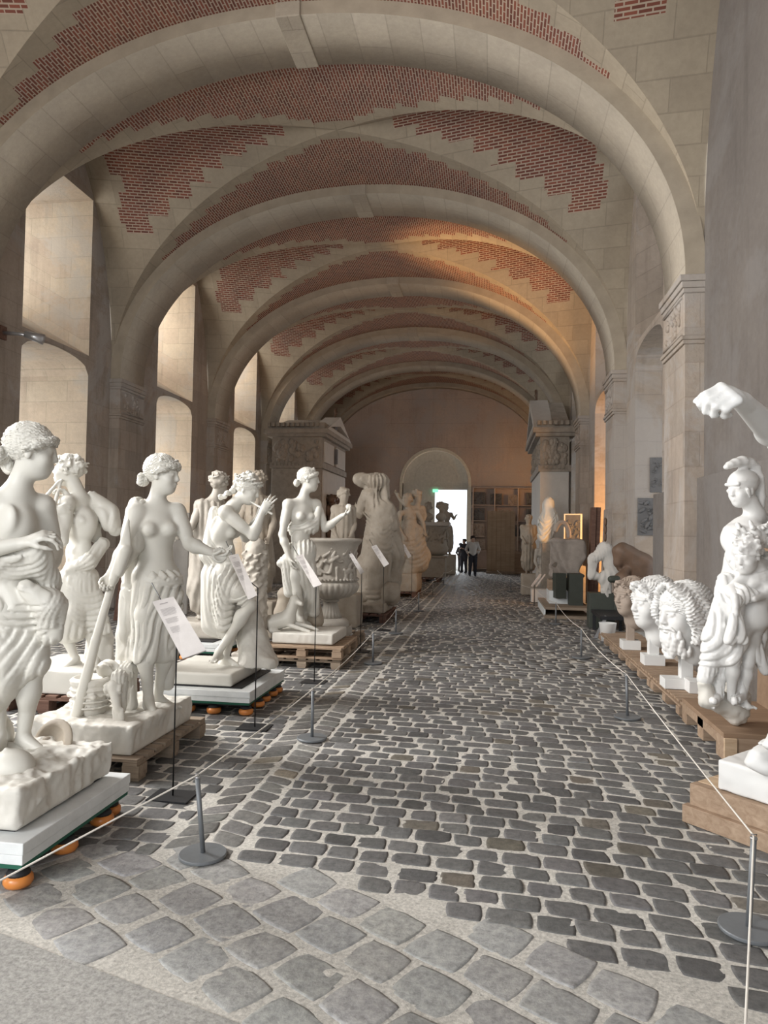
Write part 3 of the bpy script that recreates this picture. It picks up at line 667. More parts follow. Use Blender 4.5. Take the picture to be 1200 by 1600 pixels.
sign('information sign in front of the intertwined group', [(627, 852), (632, 850), (643, 869), (638, 872)], [17.2, 17.2, 16.8, 16.8], (643, 937), 0)
sign('farthest information sign, beside the dark statue against the doorway', [(689, 843), (693, 842), (700, 856), (697, 858)], [27.2, 27.2, 26.8, 26.8], (694, 900), 0)
# spotlight on the left pier
t = thing('wall_spotlight', 'small metal spotlight on a bracket on the left pier', 'lamp', (-5.05, 10.5, 4.8))
S0 = at(20, 522, 11.4)
# bracket stands on the pier face
c0 = np.array([-5.25, 10.55, 4.86]); t.location = c0; t['_org'] = list(map(float, c0))
b = MB(); b.box(c0, (.04, .16, .22)); b.out('bracket', M['wood_dark'], t)
b = MB(); b.tube([c0, c0+np.array([.28, .02, -.02]), c0+np.array([.46, .05, -.05])], .03, 8); b.out('arm', M['metal_light'], t, smooth=True)
b = MB(); b.tube([c0+np.array([.40, .0, -.03]), c0+np.array([.66, .12, -.10])], [.05, .09], 14); b.out('lamp_head', M['metal_light'], t, smooth=True)

# aedicule casts (temple fronts)
def aedicule(label, x0, x1, y0, y1, ztop, gable, sg, pan):
    """sg=+1: gable faces +X (left side of hall); columns of entablature, frieze, pediment"""
    t = thing('temple_facade_cast', label, 'architectural cast', ((x0+x1)/2, (y0+y1)/2, 0))
    e = .16; xf = x1 if sg > 0 else x0; xb = x0 if sg > 0 else x1
    zt = ztop
    b = MB(); b.span((x0, y0, 0), (x1, y1, zt-1.5)) if not pan else b.span((x0, y0, 0), (x1, y1, zt-1.45)); b.out('body', M['temple'] if not pan else M['temple_pale'], t, bevel=.02)
    b = MB(); b.span((x0-.05, y0-.06, zt-1.5), (x1+.05, y1+.06, zt-1.32)); 
    for k in range(int((x1-x0)/.12)): b.span((x0+k*.12, y0-.10, zt-1.42), (x0+k*.12+.07, y0-.05, zt-1.34))
    b.out('architrave', M['temple'], t)
    b = MB(); b.span((x0, y0, zt-1.32), (x1, y1, zt-.5))
    rn = random.Random(3 + int(x0*10))
    for k in range(46):
        xx = x0+.1+rn.random()*(x1-x0-.2); zz = zt-1.25+rn.random()*.62; r = .04+rn.random()*.08; b.add(*blob((xx, y0-.0, zz), (r, .06, r*1.2)))
    for k in range(50):
        yy = y0+.1+rn.random()*(y1-y0-.2); zz = zt-1.25+rn.random()*.62; r = .03+rn.random()*.08; 
        if pan: b.add(*blob((xf, yy, zz), (.06, r, r*1.2)))
    b.out('frieze', M['temple'], t)
    if not pan:
        b = MB(); b.span((xf-.03, y0+.25, zt-1.28), (xf+.05, y0+1.55, zt-.62)); b.span((xf-.03, y0+1.9, zt-1.28), (xf+.05, y1-.2, zt-.62)); b.span((xf-.03, y0+.1, zt-2.3), (xf+.04, y1-.1, zt-1.55)); b.out('pale_panel', M['temple_pale'], t)
        b = MB(); b.box((xf+.08, y0+1.72, zt-.95), (.1, .14, .5)); b.out('bracket', M['relief_dark'], t)
        b = MB(); b.span((xf-.05, y0+.15, .2), (xf+.04, y0+.55, zt-2.3)); b.out('pilaster', M['temple_pale'], t)
        b = MB()
        for k in range(30): b.add(*blob((xf+.08+rn.random()*.12, y0+.6+rn.random()*2.6, zt-2.35-rn.random()*.25), (.13, .16, .12)))
        for k in range(26): b.add(*blob((xf+.05+rn.random()*.1, y0+.75+rn.random()*.5, zt-2.4-rn.random()*1.6), (.1, .14, .2)))
        b.out('carved_swag', M['bronze'], t, smooth=True)
    b = MB(); b.span((x0-.14, y0-.16, zt-.5), (x1+.14, y1+.16, zt-.40)); b.span((x0-.22, y0-.24, zt-.40), (x1+.22, y1+.24, zt-.26)); b.span((x0-.1, y0-.12, zt-.26), (x1+.1, y1+.12, zt-.05))
    for k in range(int((x1-x0+.2)/.16)): b.span((x0-.1+k*.16, y0-.22, zt-.18), (x0-.1+k*.16+.08, y0-.1, zt-.06))
    b.out('cornice', M['temple'], t)
    ym = (y0+y1)/2; xg0, xg1 = (xf-.35, xf+.2) if sg > 0 else (xf-.2, xf+.35)
    out_ = [(xg0, y0-.25, zt-.3), (xg0, y1+.25, zt-.3), (xg0, ym, zt+gable)]
    inn = [(xg0, y0+.25, zt-.14), (xg0, y1-.25, zt-.14), (xg0, ym, zt+gable-.32)]
    b = MB(); V = out_+inn; V2 = [(xg1, q[1], q[2]) for q in V]
    b.add(V+V2, [(0, 1, 4, 3)[::-1], (1, 2, 5, 4)[::-1], (2, 0, 3, 5)[::-1], (6, 7, 10, 9), (7, 8, 11, 10), (8, 6, 9, 11), (0, 1, 7, 6), (1, 2, 8, 7), (2, 0, 6, 8), (3, 4, 10, 9)[::-1], (4, 5, 11, 10)[::-1], (5, 3, 9, 11)[::-1]])
    b.out('pediment_frame', M['temple_pale'], t)
    xm = (xg0+xg1)/2; b = MB(); b.prism([(xm, y0, zt-.2), (xm, y1, zt-.2), (xm, ym, zt+gable-.15)], (.05, 0, 0)); b.add(*blob((xm+.05*sg, ym, zt+.1), (.12, .3, .2))); b.out('tympanum', M['relief_dark'], t)
    b = MB(); b.add([(xb, y0-.2, zt-.2), (xb, y1+.2, zt-.2), (xb, ym, zt+gable-.08), (xg0, y0-.2, zt-.2), (xg0, y1+.2, zt-.2), (xg0, ym, zt+gable-.08)] if sg > 0 else [(xb, y0-.2, zt-.2), (xb, y1+.2, zt-.2), (xb, ym, zt+gable-.08), (xg1, y0-.2, zt-.2), (xg1, y1+.2, zt-.2), (xg1, ym, zt+gable-.08)], [(0, 3, 5, 2), (1, 2, 5, 4), (0, 2, 1)])
    b.out('roof_slab', M['temple'], t)
    b = MB(); 
    for yy, zz in ((ym, zt+gable), (y1+.2, zt-.25)):
        b.tube([(xf, yy, zz), (xf, yy, zz+.2), (xf, yy+.12, zz+.32), (xf, yy+.2, zz+.2), (xf, yy+.1, zz+.15)], .05, 6)
    b.out('scroll_finial', M['bronze'], t, smooth=True)
aedicule('large temple front cast with a pediment, rising behind the left row of statues', -4.25, -2.60, 22.0, 25.6, 5.2, .42, 1, False)
aedicule('narrow temple front cast with dark frieze against the right wall at the far end', 4.12, 4.93, 20.7, 24.9, 5.0, .95, -1, True)

# end wall storage shelves with relief plaques
xs = [1.95, 2.75, 3.55, 4.35, 5.0]; zs = [.15, .95, 1.62, 2.33, 3.05, 3.84]
t = thing('storage_shelves', 'tall pale shelving on the end wall right of the open door', 'shelves', (3.4, 33.0, 0))
for z in zs: b = MB(); b.span((1.9, 32.75, z-.03), (5.03, 33.27, z)); b.out('shelf', M['shelf_pink'], t)
b = MB(); b.span((1.9, 33.24, 0), (5.03, 33.28, 3.84)); b.out('back_panel', M['shelf_pink'], t)
for x in (1.92, 2.9, 3.95, 5.0): b = MB(); b.span((x-.025, 32.76, 0), (x+.025, 33.26, 3.84)); b.out('upright', M['shelf_pink'], t)
def relief(name, label, cat, c, w, h, axis, mat, group=None, frame=None, seed=0, th=.05, amp=.03, n=18, lean=0):
    """upright carved slab: axis = outward normal (unit), width w, height h, bottom centre c"""
    t = thing(name, label, cat, c, group); nx = np.array(axis, float); sx = np.cross((0, 0, 1.), nx); c = np.array(c, float); up = np.array([0, 0, 1.])*math.cos(lean) - nx*math.sin(lean)
    nf = np.cross(sx, up)*-1; nf = nx*math.cos(lean)+np.array([0, 0, 1.])*math.sin(lean)
    b = MB(); q = [c-sx*w/2, c+sx*w/2, c+sx*w/2+up*h, c-sx*w/2+up*h]; b.prism(q, -nf*th); b.out('slab', M[mat], t, bevel=.004)
    rn = random.Random(seed); b = MB()
    for k in range(int(n*2.6)):
        p = c + sx*(rn.random()-.5)*w*.76 + up*h*(.10+.8*rn.random()); r = w*(.05+.08*rn.random()); V, Fc = blob((0, 0, 0), (1, 1, 1), 8, 6)
        V = np.array(V); a = rn.random()*PI; el = rn.uniform(.5, 1.9)
        s1, s2 = math.cos(a)*sx+math.sin(a)*up, -math.sin(a)*sx+math.cos(a)*up
        b.add(p + V[:, :1]*s1*r*el + V[:, 1:2]*s2*r*.7 + V[:, 2:3]*nf*amp, Fc)
    b.out('carving', M[mat], t, smooth=True)
    if frame:
        b = MB(); f = frame
        for u0, u1, v0, v1 in ((-w/2-f, -w/2, -f, h+f), (w/2, w/2+f, -f, h+f), (-w/2, w/2, -f, 0), (-w/2, w/2, h, h+f)):
            b.prism([c+sx*u0+up*v0+nf*.02, c+sx*u1+up*v0+nf*.02, c+sx*u1+up*v1+nf*.02, c+sx*u0+up*v1+nf*.02], -nf*(th+.02))
        b.out('frame', M['cream'] if frame < .05 else M['wood'], t)
    return t
SH = [(2.15, 4, .62, 'relief_dark', 'dark square relief at the left end of the top shelf on the end wall'), (2.95, 4, .55, 'relief_dark', 'dark relief second along the top shelf on the end wall'), (4.62, 4, .6, 'relief_dark', 'dark relief at the right end of the top shelf on the end wall'), (3.75, 4, .5, 'relief_tan', 'tan relief in the middle of the top shelf on the end wall'),
      (2.15, 3, .6, 'relief_dark', 'dark square relief at the left end of the second shelf on the end wall'), (4.6, 3, .6, 'relief_dark', 'dark rosette relief at the right end of the second shelf'), (3.3, 3, .55, 'relief_tan', 'tan relief half hidden above the tall wooden screen'),
      (2.15, 2, .6, 'relief_tan', 'tan relief at the left end of the third shelf beside the doorway'), (4.1, 2, .55, 'relief_dark', 'dark round relief on the third shelf right of the wooden screen'), (2.2, 1, .55, 'relief_tan', 'tan relief on the fourth shelf beside the standing visitors'), (4.1, 1, .5, 'relief_tan', 'tan relief on the fourth shelf right of the wooden screen')]
for i, (x, k, w, m, lab) in enumerate(SH): relief('relief_plaque', lab, 'relief', (x, 32.85, zs[k]+.0), w, w*.95, (0, -1, 0), m, 'relief plaques on the end wall shelves', None, i, .05, .04, 12)
t = thing('wooden_screen', 'tall plain wooden screen standing before the shelves at the end wall', 'screen', at(782, 889, 31.0)*np.array([1, 1, 0]))
pc = at(782, 889, 31.0); b = MB(); b.span((pc[0]-.60, pc[1]-.04, .10), (pc[0]+.60, pc[1]+.04, 2.72)); b.out('panel', M['panel'], t)
b = MB()
for k in range(6): b.span((pc[0]-.6+k*.2, pc[1]-.055, .1), (pc[0]-.6+k*.2+.012, pc[1]-.04, 2.72))
b.out('batten', M['plywood'], t)
b = MB(); b.span((pc[0]-.62, pc[1]-.25, 0), (pc[0]+.62, pc[1]+.25, .10)); b.out('foot', M['wood_old'], t)
t = thing('wooden_crate', 'brown wooden crate below the shelves right of the wooden screen', 'crate', (4.0, 31.9, 0)); b = MB(); b.span((3.7, 31.5, 0), (4.4, 32.3, .95)); b.out('box', M['plywood'], t)
b = MB(); [b.span((3.68, 31.47, z), (4.42, 31.5, z+.08)) for z in (.02, .87)]; b.out('batten', M['wood'], t)

# reliefs on the niche side wall, right
relief('wall_relief', 'upper small dark relief slab hung on the right niche wall', 'relief', (5.66, 13.09, 2.46), .27, .62, (0, -1, 0), 'relief_dark', 'dark reliefs on the right niche wall', None, 31, .06, .02, 8)
relief('wall_relief', 'lower dark relief slab with carved figures on the right niche wall', 'relief', (5.52, 13.09, 1.70), .40, .66, (0, -1, 0), 'relief_dark', 'dark reliefs on the right niche wall', None, 32, .06, .035, 14)
# base course on the right wall
b = MB(); b.span((5.19, 4.9, 0), (5.3, 8.96, 2.38)); b.span((5.13-.0, 9.98, 0), (5.3, 11.0, 2.3)); b.span((5.16, 16.0-.99, 0), (5.3, 15.8, 2.2)); struct(b.out('baseboard_right', M['plaster'], None, bevel=.01, uv=True))
b = MB(); b.span((-5.3, 9.98, 0), (-5.15, 11.0, 1.1)); struct(b.out('baseboard_left', M['wall'], None, uv=True))

# right side, middle distance: leaning frames, planks, benches
relief('framed_relief', 'carved relief in a pale frame leaning behind the grey rock', 'relief', (4.78, 18.3, 1.35), .38, .85, (-.35, -.937, 0), 'relief_dark', None, .03, 41, .06, .03, 16)
relief('framed_relief', 'small dark grille relief under the pale framed relief', 'relief', (4.72, 17.62, 1.0), .36, .28, (-.3, -.954, 0), 'relief_dark', None, .025, 42, .05, .02, 12)
t = thing('plank_stack', 'dark brown planks leaning upright against the right pier', 'planks', (5.0, 16.0, 0))
for k in range(2): b = MB(); b.box((4.93+k*.1, 16.0+k*.03, 1.15), (.09, .3, 2.3), 0, (0, math.radians(1.5), 0)); b.out('plank', M['wood_dark'], t)
t = thing('stone_slab', 'tall grey carved slab leaning on the pier beside the glowing niche', 'slab', (5.0, 14.3, 0))
b = MB(); b.box((4.98, 14.35, 1.1), (.1, .5, 2.2), 0, (0, math.radians(2), 0)); b.out('slab', M['stone_rock'], t, bevel=.01)
b = MB()
for k in range(12): b.add(*blob((4.93, 14.14, .3+k*.15), (.03, .05, .085)))
b.out('carving', M['bronze'], t, smooth=True)
t = thing('steel_bench', 'low dark bench holding the brown crouching cast', 'bench', (4.85, 11.9, 0))
b = MB(); b.span((4.55, 11.15+.95, .30), (5.1, 13.2, .36)); b.out('top', M['black'], t)
for x in (4.6, 5.05):
    for y in (12.15, 13.15): b = MB(); b.span((x-.025, y-.025, 0), (x+.025, y+.025, .3)); b.out('leg', M['black'], t)
b = MB(); b.box((4.56, 12.12, .17), (.05, .03, .42), 0, (0, math.radians(25), 0)); b.out('brace', M['metal_light'], t)
t = thing('plinth_block', 'dark square plinth under the framed relief, behind the grey rock', 'plinth', (4.75, 18.0, 0)); b = MB(); b.span((4.5, 17.5, 0), (5.0, 18.5, .96)); b.out('block', M['temple'], t, bevel=.01); b = MB(); b.span((4.52, 17.9, .961), (4.98, 18.5, 1.33)); b.out('block', M['relief_tan'], t, bevel=.01)
# low stand under the rock
t = thing('display_stand', 'low wooden stand with a white box and green pedestal under the grey rock', 'stand', (4.2, 15.3, 0))
b = MB(); b.span((3.85, 14.7, .0), (4.75, 16.9, .06)); b.span((3.85, 14.7, .18), (4.75, 16.9, .23)); b.out('platform', M['wood_old'], t)
b = MB(); b.box((3.86, 15.8, .115), (.03, 1.9, .15)); b.out('white_side_panel', M['slab_white'], t)
b = MB(); b.span((4.0, 15.5, .23), (4.45, 16.3, .50)); b.out('white_box', M['slab_white'], t)
b = MB(); b.span((4.38, 15.2, .23), (4.66, 15.7, .88)); b.out('green_pedestal', M['green_black'], t)
b = MB(); b.span((4.0, 15.7, .5), (4.3, 16.2, .72)); b.out('timber_block', M['wood'], t)
b = MB(); b.box((4.2, 15.45, .62), (.22, .25, .52), .2); b.out('pedestal_core', M['green_black'], t)
t = thing('plaster_bucket', 'white bucket standing under the draped grey fragment', 'bucket', (4.72, 11.55, 0)); b = MB(); b.lathe([(.10, 0), (.135, .28), (.14, .29), (.128, .29), (.1, .03)], (4.62, 12.35-.55, .0), 24); b.out('pail', M['plaster_cast'], t, smooth=True)
t = thing('lectern_sign', 'small white angled label on a thin stand left of the grey rock', 'sign', (3.72, 16.9, 0))
b = MB(); b.tube([(3.78, 17.1, 0.01), (3.78, 17.1, .55)], .01, 6); b.out('rod', M['rod'], t); b = MB(); b.box((3.82, 17.05, .62), (.05, .02, .36), 0, (0, math.radians(35), 0)); b.out('panel', M['sign_panel'], t)
b = MB(); b.box((3.92, 17.05, .62), (.03, .02, .36), 0, (0, math.radians(35), 0)); b.out('panel', M['sign_panel'], t)
# left background clutter
t = thing('stone_slab', 'pink grey slab leaning on the left pier behind the flute player', 'slab', (-3.2, 13.2, 0)); b = MB(); b.box((-3.4, 13.3, 1.0), (.5, .1, 2.0), .2); b.out('slab', M['temple_pale'], t, bevel=.01)
t = thing('plank_stack', 'dark planks leaning in shadow left of the flute player', 'planks', (-3.6, 12.0, 0))
for k in range(4): b = MB(); b.box((-3.9+k*.16, 12.2, .8), (.1, .08, 1.7), .2, (math.radians(-6), math.radians(5+k*2), 0)); b.out('plank', M['wood_dark'], t)
# ---------------------------------------------------------------- sculpting: distance fields meshed with surface nets
def _len(x, y, z): return np.sqrt(x*x+y*y+z*z)
def nrmz(v): v = np.asarray(v, float); return v/(np.linalg.norm(v)+1e-12)
def ev(pr, X, Y, Z):
    k = pr[0]
    if k == 'cap':
        _, a, b, r1, r2, _k, _op, fl_ = pr; ba = b-a; bb = max(ba@ba, 1e-12)
        x, y, z = X-a[0], Y-a[1], Z-a[2]; h = np.clip((x*ba[0]+y*ba[1]+z*ba[2])/bb, 0, 1)
        x, y, z = x-ba[0]*h, y-ba[1]*h, z-ba[2]*h
        if fl_ is not None:
            n, s = fl_; dn = (x*n[0]+y*n[1]+z*n[2])*(s-1); x, y, z = x+dn*n[0], y+dn*n[1], z+dn*n[2]
        return _len(x, y, z)-(r1+(r2-r1)*h)
    if k == 'ell':
        _, c, r, Rm, _k, _op = pr; x, y, z = X-c[0], Y-c[1], Z-c[2]
        u, v, w = [Rm[i, 0]*x+Rm[i, 1]*y+Rm[i, 2]*z for i in range(3)]
        k0 = _len(u/r[0], v/r[1], w/r[2]); k1 = _len(u/r[0]**2, v/r[1]**2, w/r[2]**2)+1e-9
        return np.where(k0 < .25, (k0-1)*min(r), k0*(k0-1)/k1)
    if k == 'box':
        _, c, h, Rm, rd, _k, _op = pr; x, y, z = X-c[0], Y-c[1], Z-c[2]
        q = [abs(Rm[i, 0]*x+Rm[i, 1]*y+Rm[i, 2]*z)-h[i]+rd for i in range(3)]
        return _len(np.maximum(q[0], 0), np.maximum(q[1], 0), np.maximum(q[2], 0))+np.minimum(np.maximum(q[0], np.maximum(q[1], q[2])), 0)-rd
I3 = np.eye(3)
def cap(a, b, r1, r2=None, k=.02, op=1, flat=None): return ('cap', np.array(a, float), np.array(b, float), r1, r1 if r2 is None else r2, k, op, flat)
def ell(c, r, Rm=I3, k=.02, op=1): return ('ell', np.array(c, float), tuple(np.ones(3)*r) if not hasattr(r, '__len__') else tuple(r), np.array(Rm), k, op)
def sph(c, r, k=.02, op=1): return cap(c, c, r, r, k, op)
def sbox(c, h, Rm=I3, rd=.01, k=.01, op=1): return ('box', np.array(c, float), tuple(h), np.array(Rm), rd, k, op)
def bb(pr):
    if pr[0] == 'cap': r = max(pr[3], pr[4]); return np.minimum(pr[1], pr[2])-r, np.maximum(pr[1], pr[2])+r
    r = max(pr[2])*(1 if pr[0] == 'ell' else 1.74); return pr[1]-r, pr[1]+r
def kk(pr): return {'cap': (5, 6), 'ell': (4, 5), 'box': (5, 6)}[pr[0]]
def comb(Fv, d, k, op):
    if op > 0: h = np.maximum(k-abs(Fv-d), 0)/k; return np.minimum(Fv, d)-h*h*k*.25
    d = -d; h = np.maximum(k-abs(Fv-d), 0)/k; return np.maximum(Fv, d)+h*h*k*.25
def evp(prims, P):
    Fv = np.full(len(P), .5)
    for pr in prims:
        i, j = kk(pr); Fv = comb(Fv, ev(pr, P[:, 0], P[:, 1], P[:, 2]), pr[i], pr[j])
    return Fv
def cling(P, prims, off=0., it=4):
    P = np.array(P, float).copy(); e = 2e-3
    for _ in range(it):
        d = evp(prims, P); G = np.stack([(evp(prims, P+np.eye(3)[i]*e)-d)/e for i in range(3)], 1); G /= np.linalg.norm(G, axis=1, keepdims=True)+1e-9
        P -= G*(d-off)[:, None]
    return P
def _hash(ix, iy, iz, seed):
    h = (ix*374761393 + iy*668265263 + iz*2147483647 + seed*974711) & 0xffffffff
    h = ((h ^ (h >> 13))*1274126177) & 0xffffffff
    return ((h ^ (h >> 16)) & 0xffff)/65535.
def vnoise(P, s, seed=0):
    Q = P*s; I = np.floor(Q).astype(np.int64); f = Q-I; f = f*f*(3-2*f); o = 0
    for dx in (0, 1):
        for dy in (0, 1):
            for dz in (0, 1):
                w = (f[:, 0] if dx else 1-f[:, 0])*(f[:, 1] if dy else 1-f[:, 1])*(f[:, 2] if dz else 1-f[:, 2]); o = o + w*_hash(I[:, 0]+dx, I[:, 1]+dy, I[:, 2]+dz, seed)
    return o*2-1
def carve(prims, res, post=None, zcut=None):
    lo = np.min([bb(p)[0] for p in prims if p[kk(p)[1]] > 0], 0)-2.5*res-.02; hi = np.max([bb(p)[1] for p in prims if p[kk(p)[1]] > 0], 0)+2.5*res+.02
    n = np.ceil((hi-lo)/res).astype(int)+1
    ax = [lo[i]+np.arange(n[i])*res for i in range(3)]; G = np.full(tuple(n), .12, np.float32)
    for pr in prims:
        i, j = kk(pr); k = pr[i]; a, b = bb(pr); m = k+2*res
        s = [slice(max(0, int((a[q]-m-lo[q])/res)), min(n[q], int((b[q]+m-lo[q])/res)+2)) for q in range(3)]
        if any(q.stop <= q.start for q in s): continue
        d = ev(pr, ax[0][s[0], None, None], ax[1][None, s[1], None], ax[2][None, None, s[2]])
        G[s[0], s[1], s[2]] = comb(G[s[0], s[1], s[2]], d, k, pr[j])
    if zcut is not None: G = np.maximum(G, (zcut-ax[2])[None, None, :].astype(np.float32))
    if post is not None:
        idx = np.argwhere(abs(G) < 3.5*res+.045); P = lo+idx*res; G[idx[:, 0], idx[:, 1], idx[:, 2]] += post(P)
    G[0], G[-1], G[:, 0], G[:, -1], G[:, :, 0], G[:, :, -1] = (.1,)*6
    S = G < 0
    c = sum(S[dx:n[0]-1+dx, dy:n[1]-1+dy, dz:n[2]-1+dz].astype(np.int8) for dx in (0, 1) for dy in (0, 1) for dz in (0, 1))
    act = (c > 0) & (c < 8); cells = np.argwhere(act)
    if len(cells) == 0: return np.zeros((3, 3)), np.array([[0, 1, 2, 2]])
    vid = np.full(act.shape, -1, np.int64); vid[act] = np.arange(len(cells))
    acc = np.zeros((len(cells), 3)); cnt = np.zeros(len(cells)); C8 = [(a, b, c_) for a in (0, 1) for b in (0, 1) for c_ in (0, 1)]
    val = {q: G[cells[:, 0]+q[0], cells[:, 1]+q[1], cells[:, 2]+q[2]].astype(float) for q in C8}
    for q in C8:
        for a in range(3):
            if q[a] == 0:
                q2 = tuple(1 if i == a else q[i] for i in range(3)); f0, f1 = val[q], val[q2]; m = (f0 < 0) != (f1 < 0)
                t = f0/(f0-f1+1e-12); p = np.tile(np.array(q, float), (len(cells), 1)); p[:, a] = t; acc[m] += p[m]; cnt[m] += 1
    V = lo+(cells+acc/np.maximum(cnt, 1)[:, None])*res; Fs = []
    for a in range(3):
        b, c_ = (a+1) % 3, (a+2) % 3; sl0 = [slice(None)]*3; sl1 = [slice(None)]*3; sl0[a] = slice(0, n[a]-1); sl1[a] = slice(1, n[a])
        A, B = S[tuple(sl0)], S[tuple(sl1)]; E = np.argwhere(A != B); E = E[(E[:, b] > 0) & (E[:, c_] > 0) & (E[:, b] < n[b]-1) & (E[:, c_] < n[c_]-1)]
        sg = A[E[:, 0], E[:, 1], E[:, 2]]
        def g(db, dc): q = E.copy(); q[:, b] += db; q[:, c_] += dc; return vid[q[:, 0], q[:, 1], q[:, 2]]
        Q = np.stack([g(-1, -1), g(0, -1), g(0, 0), g(-1, 0)], 1); Q[~sg] = Q[~sg][:, ::-1]; Fs.append(Q)
    Fc = np.vstack(Fs); return V, Fc[(Fc >= 0).all(1)]
def sculpt(name, prims, res, mat, parent, post=None, zcut=None):
    fo = [p for p in prims if p[0] == 'fold']; hf = [p for p in prims if p[0] == 'hairf']; prims = [p for p in prims if p[0] not in ('fold', 'hairf')]
    if fo or hf:
        p0 = post; ctr_ = np.mean([(bb(p)[0]+bb(p)[1])/2 for p in prims if p[kk(p)[1]] > 0], 0)
        def post(P):
            o = p0(P) if p0 is not None else np.zeros(len(P))
            if fo: o = o + fold_relief(P, fo, ctr_)
            if hf:
                D_ = np.stack([np.linalg.norm(P-f[1], axis=1) for f in hf]); near = D_.argmin(0)
                for i_, f in enumerate(hf): m_ = near == i_; o[m_] += hair_relief(P[m_], f)*np.clip((.22*f[5]-D_[i_][m_])/(.06*f[5]), 0, 1)
            return o
    V, Fc = carve(prims, res, post, zcut); return mesh_obj(name, V, Fc, M[mat] if isinstance(mat, str) else mat, parent, True)
def tubes(paths, r0, r1, k=.012, op=1, prof=True, flat=None):
    """each path (n,3) becomes tapered capsules thick in the middle"""
    out = []
    for P in paths:
        n = len(P); w = [r0 + (r1-r0)*math.sin(PI*i/(n-1)) if prof else r0+(r1-r0)*i/(n-1) for i in range(n)]
        out += [cap(P[i], P[i+1], w[i], w[i+1], k, op, flat) for i in range(n-1)]
    return out
def fan(a0, a1, b0, b1, n, base=None, r=.014, sag=(0, 0, 0), seed=0, seg=7, k=None, off=None, jit=.012, op=1, groove=1.):
    """n drapery folds running from line a0-a1 to line b0-b1, bent by sag; applied as relief on the cloth surface"""
    return [('fold', *[np.array(q, float) for q in (a0, a1, b0, b1)], n, r*1.25, np.array(sag, float)*1.6, seed)]
def ridge(q): a = np.abs(np.sin(PI*q)); return np.sqrt(a*a+.002)**.6-.6
def fold_relief(P, folds, ctr):
    """blend of fold families; where none applies, soft vertical folds round the axis through ctr"""
    Pw = P + .05*np.stack([vnoise(P, 2.6, k_) for k_ in (3, 4, 5)], 1)+.012*np.stack([vnoise(P, 7, k_) for k_ in (6, 7, 8)], 1); big = .8+.6*vnoise(P, 4.5, 9)
    num = np.zeros(len(P)); den = np.zeros(len(P))+1e-6; mx = np.zeros(len(P))
    for fi, (_, a0, a1, b0, b1, n, amp, sag, seed) in enumerate(folds):
        n = max(2, n*.62); mA, mB = (a0+a1)/2, (b0+b1)/2; ax = mB-mA; w0, w1 = a1-a0, b1-b0
        v = ((Pw-mA)@ax)/(ax@ax); vc = np.clip(v, -.15, 1.15)[:, None]; c = mA+ax*vc+sag*4*vc*(1-vc); w = w0*(1-vc)+w1*vc; ww = (w*w).sum(1)+1e-4
        u = ((Pw-c)*w).sum(1)/ww; m = np.clip((.68-abs(u))/.18, 0, 1)*np.clip((v+.16)/.16, 0, 1)*np.clip((1.16-v)/.16, 0, 1)
        sp = np.sqrt(ww)/n; A = np.minimum(amp*3.0, sp*.62); h = ridge(u*n+seed*.37)*.8+.25*ridge(u*n*2.1+seed)
        wt = m**3*4.**fi; num += wt*A*h; den += wt; mx = np.maximum(mx, m)
    th = np.arctan2((Pw-ctr)[:, 1], (Pw-ctr)[:, 0]); am = np.mean([f[6] for f in folds])*2.2
    rest = (1-mx)**2*.6; num += rest*am*ridge(th*2.6+(P-ctr)[:, 2]*.9); den += rest
    return -num/den*big*(.35+.65*np.maximum(mx, .6))
def hair_relief(P, f):
    _, c, sd, fw, u, s, kind = f; Q = P-c; x, y, z = Q@sd/s, Q@fw/s, Q@u/s
    if kind == 'curly' or kind == 'curly_wreath':
        n1 = np.abs(vnoise(P, 34/s, 3)); n2 = np.abs(vnoise(P, 70/s, 5)); return s*(.018*n1+.007*n2-.008)
    phi = np.arctan2(x, z+.02); al = np.arctan2(-y, np.hypot(x, z)+.02)
    q = phi*6.2+.9*np.sin(al*7+phi*2)+.5*vnoise(P, 22/s, 2); h = np.abs(np.sin(PI*q))**.6
    q2 = phi*15+1.6*np.sin(al*9); return -s*(.0085*(h-.5)+.0028*np.sin(PI*q2))
def frame_of(f, u):
    f = nrmz(f); s = nrmz(np.cross(f, u)); u = np.cross(s, f); return s, f, u  # side(right of figure's view), forward, up
